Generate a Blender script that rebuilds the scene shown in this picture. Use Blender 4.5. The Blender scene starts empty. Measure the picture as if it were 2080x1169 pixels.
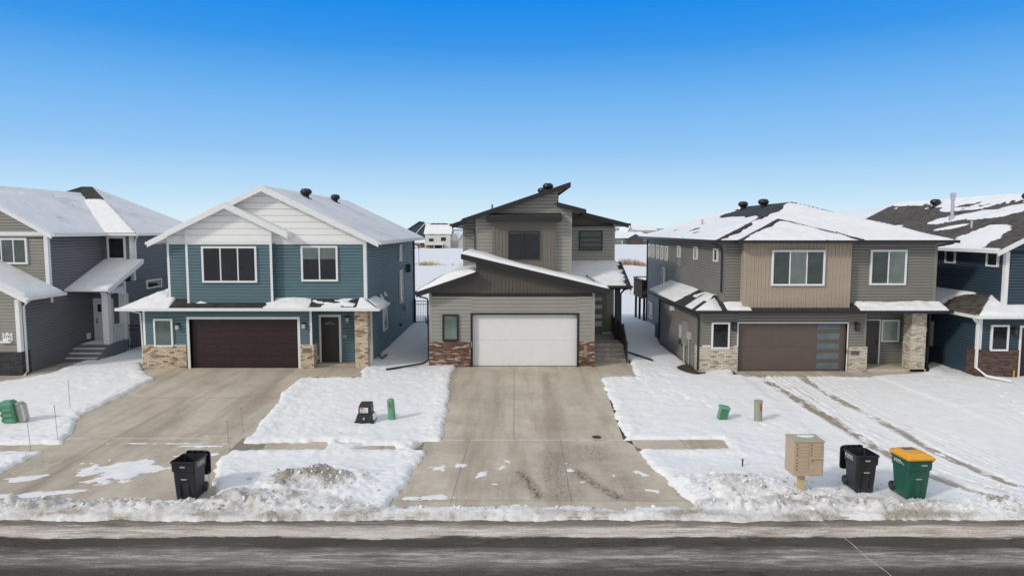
import bpy, bmesh, math, random
import numpy as np
from mathutils import Vector, Matrix, Quaternion
random.seed(7)
SC = bpy.context.scene
COL = SC.collection
R = math.radians

# ------------------------------------------------------------------ camera, sky, sun, exposure
cam_d = bpy.data.cameras.new('camera'); cam = bpy.data.objects.new('camera', cam_d); COL.objects.link(cam)
cam.location = (0, 0, 6.9); cam.rotation_euler = (R(90 - 4.88), 0, 0)
cam_d.sensor_width = 36; cam_d.lens = 24.006; cam_d.clip_start = 0.1; cam_d.clip_end = 9000
SC.camera = cam
SUN_DIR = Vector((0.78, 0.56, -0.58)).normalized()          # the way the light travels: from the left, a little from the street side
SUN_EL = math.asin(-SUN_DIR.z)
w = bpy.data.worlds.new("World"); SC.world = w; w.use_nodes = True
nt = w.node_tree; nt.nodes.clear()
def wn(t): return nt.nodes.new(t)
out = wn('ShaderNodeOutputWorld'); bg = wn('ShaderNodeBackground'); sky = wn('ShaderNodeTexSky')
sky.sky_type = 'NISHITA'; sky.sun_disc = False; sky.sun_elevation = SUN_EL
sky.sun_rotation = math.atan2(-SUN_DIR.x, -SUN_DIR.y); sky.altitude = 500; sky.ozone_density = 2.0; sky.dust_density = 0.6
tc = wn('ShaderNodeTexCoord'); sp = wn('ShaderNodeSeparateXYZ'); nt.links.new(tc.outputs['Generated'], sp.inputs[0])
ramp = wn('ShaderNodeValToRGB'); nt.links.new(sp.outputs['Z'], ramp.inputs[0])
er = ramp.color_ramp
SKY = [(0.0, (.72, .88, .96)), (.022, (.65, .84, .95)), (.055, (.50, .735, .945)), (.11, (.30, .575, .92)), (.19, (.150, .44, .88)),
       (.25, (.045, .315, .83)), (.305, (.012, .262, .83)), (.46, (.05, .30, .76)), (.70, (.46, .54, .64)), (1.0, (.66, .68, .70))]  # paler stops overhead, out of view, added for soft neutral light
er.elements[0].position = SKY[0][0]; er.elements[0].color = (*SKY[0][1], 1)
er.elements[1].position = SKY[-1][0]; er.elements[1].color = (*SKY[-1][1], 1)
for p_, c_ in SKY[1:-1]:
    e = er.elements.new(p_); e.color = (*c_, 1)
sc_ = wn('ShaderNodeMixRGB'); sc_.blend_type = 'MULTIPLY'; sc_.inputs[0].default_value = 1; sc_.inputs[2].default_value = (.09, .09, .09, 1)
nt.links.new(sky.outputs[0], sc_.inputs[1])
mx = wn('ShaderNodeMixRGB'); mx.inputs[0].default_value = .985
nt.links.new(sc_.outputs[0], mx.inputs[1]); nt.links.new(ramp.outputs[0], mx.inputs[2])
# invented pale cloud across the unseen south and sides brightens the walls; blue north
mr_ = wn('ShaderNodeMapRange'); mr_.interpolation_type = 'SMOOTHSTEP'; mr_.inputs[1].default_value = .70; mr_.inputs[2].default_value = .02; nt.links.new(sp.outputs['Y'], mr_.inputs[0])
cl = wn('ShaderNodeTexNoise'); cl.inputs['Scale'].default_value = 2.2; cl.inputs['Detail'].default_value = 6; nt.links.new(tc.outputs['Generated'], cl.inputs['Vector'])
cr = wn('ShaderNodeValToRGB'); cr.color_ramp.elements[0].position = .35; cr.color_ramp.elements[0].color = (.52, .54, .57, 1); cr.color_ramp.elements[1].position = .65; cr.color_ramp.elements[1].color = (.78, .80, .825, 1); nt.links.new(cl.outputs[0], cr.inputs[0])
mc = wn('ShaderNodeMixRGB'); nt.links.new(mr_.outputs[0], mc.inputs[0]); nt.links.new(mx.outputs[0], mc.inputs[1]); nt.links.new(cr.outputs[0], mc.inputs[2])
nt.links.new(mc.outputs[0], bg.inputs[0]); bg.inputs[1].default_value = 1.0
nt.links.new(bg.outputs[0], out.inputs[0])
sd = bpy.data.lights.new('sun', 'SUN'); sun = bpy.data.objects.new('sun', sd); COL.objects.link(sun)
sd.energy = 1.75; sd.angle = R(7); sd.color = (1, .93, .83)
sun.rotation_euler = SUN_DIR.to_track_quat('-Z', 'Y').to_euler(); sun.location = (-30, -20, 40)
vs = SC.view_settings; vs.view_transform = 'Standard'; vs.look = 'None'; vs.exposure = 0.0; vs.gamma = 1; vs.use_curve_mapping = False
SC.cycles.max_bounces = 6; SC.cycles.transparent_max_bounces = 8

# ------------------------------------------------------------------ noise (numpy)
def _h(ix, iy, seed):
    n = (ix.astype(np.int64) * 374761393 + iy.astype(np.int64) * 668265263 + seed * 974634777) & 0xffffffff
    n = ((n ^ (n >> 13)) * 1274126177) & 0xffffffff
    return ((n ^ (n >> 16)) & 0xffff) / 65535.0
def vnoise(x, y, seed=0):
    ix = np.floor(x); iy = np.floor(y); fx = x - ix; fy = y - iy
    fx = fx * fx * (3 - 2 * fx); fy = fy * fy * (3 - 2 * fy)
    a = _h(ix, iy, seed); b = _h(ix + 1, iy, seed); c = _h(ix, iy + 1, seed); d = _h(ix + 1, iy + 1, seed)
    return (a * (1 - fx) + b * fx) * (1 - fy) + (c * (1 - fx) + d * fx) * fy - .5
def fbm(x, y, o=4, seed=0):
    s = 0; a = 1.0; t = 0
    for i in range(o):
        s = s + a * vnoise(x * 2 ** i + 17.3 * i, y * 2 ** i - 9.1 * i, seed + i); t += a; a *= .5
    return s / t * 2                                            # roughly -1..1
def smooth(x, a, b):
    t = np.clip((x - a) / (b - a), 0, 1); return t * t * (3 - 2 * t)
def cells(x, y, seed=0):                                        # distance to the nearest jittered point: chunks
    ix = np.floor(x); iy = np.floor(y); best = np.full(np.shape(x), 9.0); val = np.zeros(np.shape(x))
    for dx in (-1, 0, 1):
        for dy in (-1, 0, 1):
            cx = ix + dx; cy = iy + dy
            px = cx + _h(cx, cy, seed); py = cy + _h(cx, cy, seed + 5)
            d = (px - x) ** 2 + (py - y) ** 2; m = d < best
            val = np.where(m, _h(cx, cy, seed + 9), val); best = np.where(m, d, best)
    return np.sqrt(best), val
def poly_sd(px, py, poly):                                      # signed distance, negative inside
    d = np.full(np.shape(px), 1e9); s = np.ones(np.shape(px), bool); n = len(poly)
    for i in range(n):
        ax, ay = poly[i]; bx, by = poly[(i + 1) % n]
        ex, ey = bx - ax, by - ay; wx, wy = px - ax, py - ay
        t = np.clip((wx * ex + wy * ey) / (ex * ex + ey * ey + 1e-12), 0, 1)
        d = np.minimum(d, (wx - ex * t) ** 2 + (wy - ey * t) ** 2)
        c1 = (py >= ay) & (py < by) & (ex * wy > ey * wx); c2 = (py < ay) & (py >= by) & (ex * wy < ey * wx)
        s = s ^ (c1 | c2)
    return np.where(s, 1, -1) * np.sqrt(d)

# ------------------------------------------------------------------ materials
def newmat(name):
    m = bpy.data.materials.new(name); m.use_nodes = True
    n = m.node_tree; b = n.nodes['Principled BSDF']; return m, n, b
def N(n, t, **k):
    o = n.nodes.new(t)
    for a, v in k.items(): setattr(o, a, v)
    return o
def L(n, a, b): n.links.new(a, b)
def math_(n, op, a, b=None):
    o = N(n, 'ShaderNodeMath', operation=op)
    for i, v in enumerate((a, b)):
        if v is None: continue
        if isinstance(v, (int, float)): o.inputs[i].default_value = v
        else: L(n, v, o.inputs[i])
    return o.outputs[0]
def rampn(n, fac, stops, interp='LINEAR'):
    r = N(n, 'ShaderNodeValToRGB'); L(n, fac, r.inputs[0]); e = r.color_ramp; e.interpolation = interp
    e.elements[0].position = stops[0][0]; e.elements[1].position = stops[-1][0]
    cc = lambda c: (c, c, c, 1) if isinstance(c, (int, float)) else (*c, 1)
    e.elements[0].color = cc(stops[0][1]); e.elements[1].color = cc(stops[-1][1])
    for p_, c_ in stops[1:-1]: e.elements.new(p_).color = cc(c_)
    return r.outputs[0]
def noise(n, vec, scale, detail=4, rough=.55, sc=None):
    if sc:
        mp = N(n, 'ShaderNodeMapping'); mp.inputs['Scale'].default_value = sc; L(n, vec, mp.inputs[0]); vec = mp.outputs[0]
    o = N(n, 'ShaderNodeTexNoise'); o.inputs['Scale'].default_value = scale; o.inputs['Detail'].default_value = detail
    o.inputs['Roughness'].default_value = rough; L(n, vec, o.inputs['Vector']); return o.outputs[0]
def mixc(n, fac, a, b, mode='MIX'):
    o = N(n, 'ShaderNodeMixRGB', blend_type=mode)
    for i, v in enumerate((fac, a, b)):
        if isinstance(v, (int, float)): o.inputs[i].default_value = v
        elif isinstance(v, tuple): o.inputs[i].default_value = (*v, 1)
        else: L(n, v, o.inputs[i])
    return o.outputs[0]
def bump(n, b, h, dist=.01, strength=1.0):
    o = N(n, 'ShaderNodeBump'); o.inputs['Distance'].default_value = dist; o.inputs['Strength'].default_value = strength
    L(n, h, o.inputs['Height']); L(n, o.outputs[0], b.inputs['Normal'])
def objvec(n): return N(n, 'ShaderNodeTexCoord').outputs['Object']
def posvec(n): return N(n, 'ShaderNodeNewGeometry').outputs['Position']

def plain(name, col, rough=.5, var=.10, scale=3.0, metal=0, spec=.5, grime=0):
    m, n, b = newmat(name); v = objvec(n)
    f = noise(n, v, scale, 5, .6); f2 = noise(n, v, scale * 9, 3, .6)
    k = rampn(n, math_(n, 'ADD', math_(n, 'MULTIPLY', f, .7), math_(n, 'MULTIPLY', f2, .3)), [(.3, 1 - var), (.7, 1 + var)])
    c = mixc(n, 1, tuple(col), k, 'MULTIPLY')
    if grime:
        g = rampn(n, noise(n, v, 1.2, 6, .65, (1, 1, .25)), [(.5, 0.0), (.75, grime)])
        c = mixc(n, g, c, (.45, .42, .38))
    L(n, c, b.inputs['Base Color']); b.inputs['Roughness'].default_value = rough; b.inputs['Metallic'].default_value = metal
    b.inputs['Specular IOR Level'].default_value = spec
    return m
def siding(name, col, rough=.52, var=.11):
    m, n, b = newmat(name); v = objvec(n)
    f = noise(n, v, 1.0, 5, .6, (.5, .5, 2.2)); f2 = noise(n, v, 30, 3, .6, (.4, .4, 3)); f3 = noise(n, v, .35, 4, .6)
    s = math_(n, 'ADD', math_(n, 'ADD', math_(n, 'MULTIPLY', f, .5), math_(n, 'MULTIPLY', f2, .2)), math_(n, 'MULTIPLY', f3, .3))
    k = rampn(n, s, [(.32, 1 - var), (.68, 1 + var)])
    L(n, mixc(n, 1, tuple(col), k, 'MULTIPLY'), b.inputs['Base Color'])
    b.inputs['Roughness'].default_value = rough; b.inputs['Specular IOR Level'].default_value = .48
    bump(n, b, f2, .002, .5)
    return m
def brick(name, stops, mortar, bw=.24, bh=.075):
    m, n, b = newmat(name); v = objvec(n)
    s = N(n, 'ShaderNodeSeparateXYZ'); L(n, v, s.inputs[0])
    u = math_(n, 'DIVIDE', math_(n, 'ADD', s.outputs[0], s.outputs[1]), bw); z = math_(n, 'DIVIDE', s.outputs[2], bh)
    row = math_(n, 'FLOOR', z); off = math_(n, 'MULTIPLY', math_(n, 'MODULO', row, 2.0), .5)
    uu = math_(n, 'ADD', u, off); colm = math_(n, 'FLOOR', uu)
    fu = math_(n, 'SUBTRACT', uu, colm); fz = math_(n, 'SUBTRACT', z, row)
    cb = N(n, 'ShaderNodeCombineXYZ'); L(n, colm, cb.inputs[0]); L(n, row, cb.inputs[1])
    wnz = N(n, 'ShaderNodeTexWhiteNoise', noise_dimensions='2D'); L(n, cb.outputs[0], wnz.inputs['Vector'])
    c = rampn(n, wnz.outputs['Value'], stops)
    c = mixc(n, 1, c, rampn(n, noise(n, v, 14, 5, .65), [(.3, .72), (.7, 1.22)]), 'MULTIPLY')
    eu = math_(n, 'MULTIPLY', math_(n, 'MINIMUM', fu, math_(n, 'SUBTRACT', 1.0, fu)), bw)
    ez = math_(n, 'MULTIPLY', math_(n, 'MINIMUM', fz, math_(n, 'SUBTRACT', 1.0, fz)), bh)
    e = rampn(n, math_(n, 'MULTIPLY', math_(n, 'MINIMUM', eu, ez), 100.0), [(.42, 0.0), (.75, 1.0)])
    L(n, mixc(n, e, tuple(mortar), c), b.inputs['Base Color']); b.inputs['Roughness'].default_value = .9
    bump(n, b, e, .008, .9)
    return m
def shingle(name, col, snow=0.0, course=.055):
    m, n, b = newmat(name); v = objvec(n)
    s = N(n, 'ShaderNodeSeparateXYZ'); L(n, v, s.inputs[0])
    z = math_(n, 'DIVIDE', s.outputs[2], course); row = math_(n, 'FLOOR', z); fz = math_(n, 'SUBTRACT', z, row)
    u = math_(n, 'DIVIDE', math_(n, 'ADD', math_(n, 'ADD', s.outputs[0], s.outputs[1]), math_(n, 'MULTIPLY', row, .37)), .28)
    cb = N(n, 'ShaderNodeCombineXYZ'); L(n, math_(n, 'FLOOR', u), cb.inputs[0]); L(n, row, cb.inputs[1])
    wnz = N(n, 'ShaderNodeTexWhiteNoise', noise_dimensions='2D'); L(n, cb.outputs[0], wnz.inputs['Vector'])
    k = rampn(n, wnz.outputs['Value'], [(0, .6), (1, 1.5)])
    c = mixc(n, 1, tuple(col), k, 'MULTIPLY')
    c = mixc(n, 1, c, rampn(n, noise(n, v, 60, 3, .7), [(.3, .75), (.7, 1.3)]), 'MULTIPLY')
    hgt = math_(n, 'ADD', math_(n, 'SUBTRACT', 1.0, fz), math_(n, 'MULTIPLY', wnz.outputs['Value'], .35))
    if snow:
        big = noise(n, v, .35, 5, .6); mid = noise(n, v, 1.6, 6, .7, (1, .45, 1.0)); fine = noise(n, v, 14, 4, .7)
        q = math_(n, 'ADD', math_(n, 'ADD', math_(n, 'MULTIPLY', big, .35), math_(n, 'MULTIPLY', mid, .35)), math_(n, 'MULTIPLY', fine, .2))
        q = math_(n, 'ADD', q, math_(n, 'MULTIPLY', fz, .24))
        cov = rampn(n, math_(n, 'ADD', q, snow), [(.42, .0), (.60, .84), (.85, 1.0)])
        sn = mixc(n, rampn(n, fine, [(.35, 0.0), (.7, 1.0)]), (.82, .825, .84), (.90, .90, .91))
        c = mixc(n, cov, c, sn)
    L(n, c, b.inputs['Base Color']); b.inputs['Roughness'].default_value = .9
    bump(n, b, hgt, .006, .8)
    return m
def snowmat(name, attr=False):
    m, n, b = newmat(name); v = posvec(n)
    f = noise(n, v, 2.2, 6, .62); g = noise(n, v, 22, 5, .7); big = noise(n, v, .30, 3, .5)
    c = mixc(n, rampn(n, f, [(.35, 0.0), (.65, 1.0)]), (.775, .788, .82), (.86, .865, .875))
    c = mixc(n, rampn(n, big, [(.4, 0.0), (.65, .35)]), c, (.77, .78, .80))
    h = math_(n, 'ADD', math_(n, 'MULTIPLY', noise(n, v, 6.5, 6, .68), .8), math_(n, 'MULTIPLY', g, .40))
    if attr:
        a = N(n, 'ShaderNodeAttribute', attribute_name='dirt')
        br = math_(n, 'ADD', a.outputs['Fac'], math_(n, 'MULTIPLY', math_(n, 'SUBTRACT', noise(n, v, 9, 6, .75), .5), 1.3))
        k = rampn(n, math_(n, 'MULTIPLY', math_(n, 'MULTIPLY', br, a.outputs['Fac']), 2.0), [(.05, 0.0), (.55, .55), (1.0, 1.0)])
        c = mixc(n, k, c, mixc(n, rampn(n, noise(n, v, 30, 4, .7), [(.35, 0.0), (.65, 1.0)]), (.19, .165, .14), (.52, .48, .43)))
    L(n, c, b.inputs['Base Color']); b.inputs['Roughness'].default_value = .85; b.inputs['Specular IOR Level'].default_value = .25
    bump(n, b, h, .03, .6)
    return m
def concrete(name, col):
    m, n, b = newmat(name); v = posvec(n)
    a = noise(n, v, .55, 6, .62); d = noise(n, v, 5, 6, .7); f = noise(n, v, 70, 3, .7); st = noise(n, v, .9, 5, .6, (1.2, .16, 1))
    c = mixc(n, rampn(n, a, [(.32, 0.0), (.68, 1.0)]), tuple(x * .82 for x in col), tuple(x * 1.10 for x in col))
    c = mixc(n, 1, c, rampn(n, d, [(.3, .90), (.7, 1.10)]), 'MULTIPLY')
    c = mixc(n, rampn(n, st, [(.47, 0.0), (.64, .5)]), c, (.27, .205, .15))                # brown drag marks down the slope
    rust = noise(n, v, .33, 4, .55); c = mixc(n, rampn(n, rust, [(.60, 0.0), (.74, .35)]), c, (.36, .245, .16))
    at = N(n, 'ShaderNodeAttribute', attribute_name='dirt')
    br = math_(n, 'MULTIPLY', at.outputs['Fac'], rampn(n, noise(n, v, 12, 5, .7, (1, .5, 1)), [(.36, .15), (.62, 1.0)]))
    c = mixc(n, br, c, (.105, .088, .072))
    ps = N(n, 'ShaderNodeSeparateXYZ'); L(n, v, ps.inputs[0])
    c = mixc(n, 1, c, rampn(n, f, [(.3, .9), (.7, 1.08)]), 'MULTIPLY')
    L(n, c, b.inputs['Base Color']); b.inputs['Roughness'].default_value = .82; b.inputs['Specular IOR Level'].default_value = .3
    bump(n, b, math_(n, 'ADD', d, f), .003, .5)
    return m
def asphalt(name):
    m, n, b = newmat(name); v = posvec(n); s = N(n, 'ShaderNodeSeparateXYZ'); L(n, v, s.inputs[0])
    wob = noise(n, v, 1.0, 8, .72, (.35, .9, 1)); wob2 = noise(n, v, 2.6, 8, .75, (.22, 2.2, 1)); fine = noise(n, v, 20, 5, .8); grit = noise(n, v, 34, 3, .8)
    pt = noise(n, v, .9, 8, .72, (.28, 1, 1)); pt2 = noise(n, v, 4.0, 7, .78, (.20, 1.5, 1))
    y = math_(n, 'ADD', s.outputs[1], math_(n, 'MULTIPLY', math_(n, 'SUBTRACT', wob, .5), .75))
    y = math_(n, 'ADD', y, math_(n, 'MULTIPLY', math_(n, 'SUBTRACT', wob2, .5), .42))
    t = N(n, 'ShaderNodeMapRange'); t.inputs[1].default_value = 12.0; t.inputs[2].default_value = 16.0; L(n, y, t.inputs[0])
    P = lambda yy: (yy - 12.0) / 4.0
    salt = rampn(n, t.outputs[0], [(0, .0), (P(13.30), .0), (P(13.62), .40), (P(13.92), .66), (P(14.16), .42), (P(14.42), .0), (P(14.84), .0), (P(14.92), .95), (P(15.25), 1.0), (P(15.42), .70), (P(15.52), .30), (P(15.75), .22), (1, .25)])
    tan = rampn(n, t.outputs[0], [(P(14.4), 0.0), (P(14.9), 1.0), (P(15.3), .8), (1, .4)])
    sc = mixc(n, tan, (.37, .345, .315), (.68, .575, .49))
    sc = mixc(n, rampn(n, pt2, [(.49, 0.0), (.60, .85)]), sc, (.78, .76, .73))
    k = math_(n, 'MULTIPLY', salt, rampn(n, math_(n, 'ADD', math_(n, 'MULTIPLY', pt, .5), math_(n, 'MULTIPLY', pt2, .5)), [(.38, .32), (.52, 1.15)]))
    k = math_(n, 'MULTIPLY', k, rampn(n, fine, [(.34, .40), (.52, 1.0)]))
    a = mixc(n, rampn(n, grit, [(.34, 0.0), (.66, 1.0)]), (.028, .0235, .020), (.125, .106, .090))
    a = mixc(n, 1, a, rampn(n, noise(n, v, .7, 5, .6, (.3, 1, 1)), [(.3, .8), (.7, 1.4)]), 'MULTIPLY')
    a = mixc(n, rampn(n, noise(n, v, 2.0, 8, .8, (.35, 1.6, 1)), [(.60, 0.0), (.70, .5)]), a, (.36, .34, .31))
    crk = rampn(n, math_(n, 'ABSOLUTE', math_(n, 'SUBTRACT', noise(n, v, .5, 4, .6, (.4, 1, 1)), .5)), [(0, .55), (.006, 0.0)]); a = mixc(n, crk, a, (.02, .018, .016))
    L(n, mixc(n, k, a, sc), b.inputs['Base Color']); b.inputs['Roughness'].default_value = .88; b.inputs['Specular IOR Level'].default_value = .2
    bump(n, b, math_(n, 'ADD', fine, grit), .012, .8)
    return m
def glassmat(name, tint, refl=.16, rough=.03):
    m, n, b = newmat(name); o = n.nodes['Material Output']
    tr = N(n, 'ShaderNodeBsdfTransparent'); tr.inputs[0].default_value = (*tint, 1)
    gl = N(n, 'ShaderNodeBsdfGlossy'); gl.inputs['Roughness'].default_value = rough
    lw = N(n, 'ShaderNodeLayerWeight'); lw.inputs[0].default_value = .25
    wv = N(n, 'ShaderNodeBump'); wv.inputs['Distance'].default_value = .02; wv.inputs['Strength'].default_value = .12
    L(n, noise(n, objvec(n), 1.6, 2, .5), wv.inputs['Height']); L(n, wv.outputs[0], gl.inputs['Normal'])
    f = math_(n, 'ADD', math_(n, 'MULTIPLY', lw.outputs['Fresnel'], .9), refl - .04)
    mxs = N(n, 'ShaderNodeMixShader'); L(n, f, mxs.inputs[0]); L(n, tr.outputs[0], mxs.inputs[1]); L(n, gl.outputs[0], mxs.inputs[2])
    L(n, mxs.outputs[0], o.inputs['Surface']); n.nodes.remove(b)
    return m
def blindmat(name, col, lines=True):
    m, n, b = newmat(name); v = objvec(n); s = N(n, 'ShaderNodeSeparateXYZ'); L(n, v, s.inputs[0])
    c = mixc(n, 1, tuple(col), rampn(n, noise(n, v, 1.5, 3, .5), [(.3, .8), (.7, 1.2)]), 'MULTIPLY')
    L(n, c, b.inputs['Base Color']); b.inputs['Roughness'].default_value = .7
    if lines:
        fz = math_(n, 'FRACT', math_(n, 'DIVIDE', s.outputs[2], .06)); bump(n, b, fz, .03, 1.0)
    return m

M = {}
M['teal'] = siding('teal_siding', (.090, .162, .190)); M['grey_side'] = siding('purple_grey_siding', (.148, .153, .168))
M['olive'] = siding('olive_grey_siding', (.27, .265, .235)); M['taupe'] = siding('taupe_siding', (.31, .305, .275))
M['darkbatten'] = siding('dark_brown_board_siding', (.098, .088, .076)); M['midbatten'] = siding('brown_board_siding', (.170, .155, .132))
M['warmgrey'] = siding('warm_grey_siding', (.205, .197, .178)); M['tan'] = siding('tan_board_siding', (.385, .325, .255))
M['navy'] = siding('navy_siding', (.034, .060, .085)); M['whiteboard'] = siding('white_shake_siding', (.83, .84, .84), .5, .03)
M['white'] = plain('white_trim', (.76, .77, .78), .45, .04); M['black'] = plain('black_trim', (.013, .013, .017), .45, .15)
M['blackmetal'] = plain('black_metal', (.012, .012, .014), .4, .15); M['darkgrey'] = plain('dark_grey_paint', (.045, .045, .048), .5)
M['maroon'] = plain('maroon_door', (.026, .0085, .011), .42, .12); M['browndoor'] = plain('brown_door', (.115, .086, .072), .45, .08)
M['darkdoor'] = plain('dark_brown_door', (.021, .018, .016), .45); M['whitedoor'] = plain('white_door', (.66, .67, .70), .45, .03)
M['steps'] = concrete('shade_toned_step_concrete', (.36, .335, .30)); M['panesky'] = plain('painted_sky_reflection_pane', (.66, .70, .68), .12, .1); M['lawn'] = plain('dormant_turf', (.060, .050, .030), .95, .5, 9); M['greydoor'] = plain('grey_door', (.21, .205, .195), .45); M['greydeck'] = plain('grey_deck', (.15, .16, .175), .7)
M['mortartan'] = None
M['tanbrick'] = brick('cream_brick', [(0, (.22, .135, .085)), (.14, (.36, .25, .17)), (.3, (.55, .45, .32)), (.7, (.68, .59, .455)), (1, (.50, .40, .275))], (.30, .25, .195), .21, .082)
M['creambrick'] = brick('pale_brick', [(0, (.28, .22, .165)), (.14, (.44, .375, .295)), (.4, (.60, .535, .44)), (1, (.68, .635, .55))], (.27, .245, .205))
M['redbrick'] = brick('brown_brick', [(0, (.075, .038, .028)), (.3, (.13, .062, .044)), (.55, (.185, .10, .075)), (.74, (.27, .165, .12)), (.80, (.50, .375, .29)), (1, (.54, .42, .33))], (.11, .088, .072), .26, .062)
M['darkbrick'] = brick('charcoal_brick', [(0, (.03, .03, .033)), (1, (.07, .07, .078))], (.022, .022, .025))
M['umberbrick'] = brick('umber_brick', [(0, (.045, .026, .02)), (.6, (.10, .058, .044)), (1, (.15, .092, .072))], (.11, .09, .075))
M['roof_dusted'] = shingle('snow_dusted_shingles', (.055, .052, .052), .11)
M['roof_dark'] = shingle('dark_shingles', (.030, .029, .029)); M['roof_brown'] = shingle('brown_shingles', (.072, .060, .050))
M['snow'] = snowmat('snow'); M['snow_ground'] = snowmat('yard_snow', True)
M['concrete'] = concrete('concrete', (.535, .475, .395)); M['asphalt'] = asphalt('asphalt')
M['glass'] = glassmat('window_glass', (.88, .90, .89), .045); M['paleglass'] = glassmat('pale_glass', (.9, .94, .92), .08)
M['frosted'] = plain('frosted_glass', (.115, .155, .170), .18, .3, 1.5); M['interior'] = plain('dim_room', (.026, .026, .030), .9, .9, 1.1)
M['blind'] = blindmat('grey_green_blind', (.20, .235, .225)); M['paleblind'] = blindmat('green_blind_and_snow_reflection', (.60, .67, .62))  # pale green also stands in for snow reflected in ground-floor panes
M['curtain'] = blindmat('curtain_and_snow_reflection', (.28, .325, .30), False); M['whiteblind'] = blindmat('white_blind', (.82, .85, .84))
M['chrome'] = plain('galvanised_metal', (.62, .63, .65), .28, .1, 3, .9); M['meter'] = plain('grey_meter_box', (.27, .27, .265), .5)
M['pipe'] = plain('conduit_grey', (.45, .45, .44), .5); M['wood'] = siding('brown_deck_boards', (.070, .043, .021), .8, .2)
M['lampglass'] = plain('lamp_glass', (.42, .43, .42), .25, .1); M['plaque'] = plain('stone_plaque', (.27, .22, .17), .9, .2, 20)
M['greyplaque'] = plain('grey_plaque', (.135, .128, .112), .9, .2, 20); M['numerals'] = plain('dark_numerals', (.07, .052, .04), .7)
M['joint'] = plain('dark_joint', (.23, .20, .165), .95, .3, 8)
M['mulch'] = plain('bare_soil', (.055, .042, .028), .95, .4, 8); M['reed'] = plain('dry_reed', (.36, .235, .135), .9, .35, .6)

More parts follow.
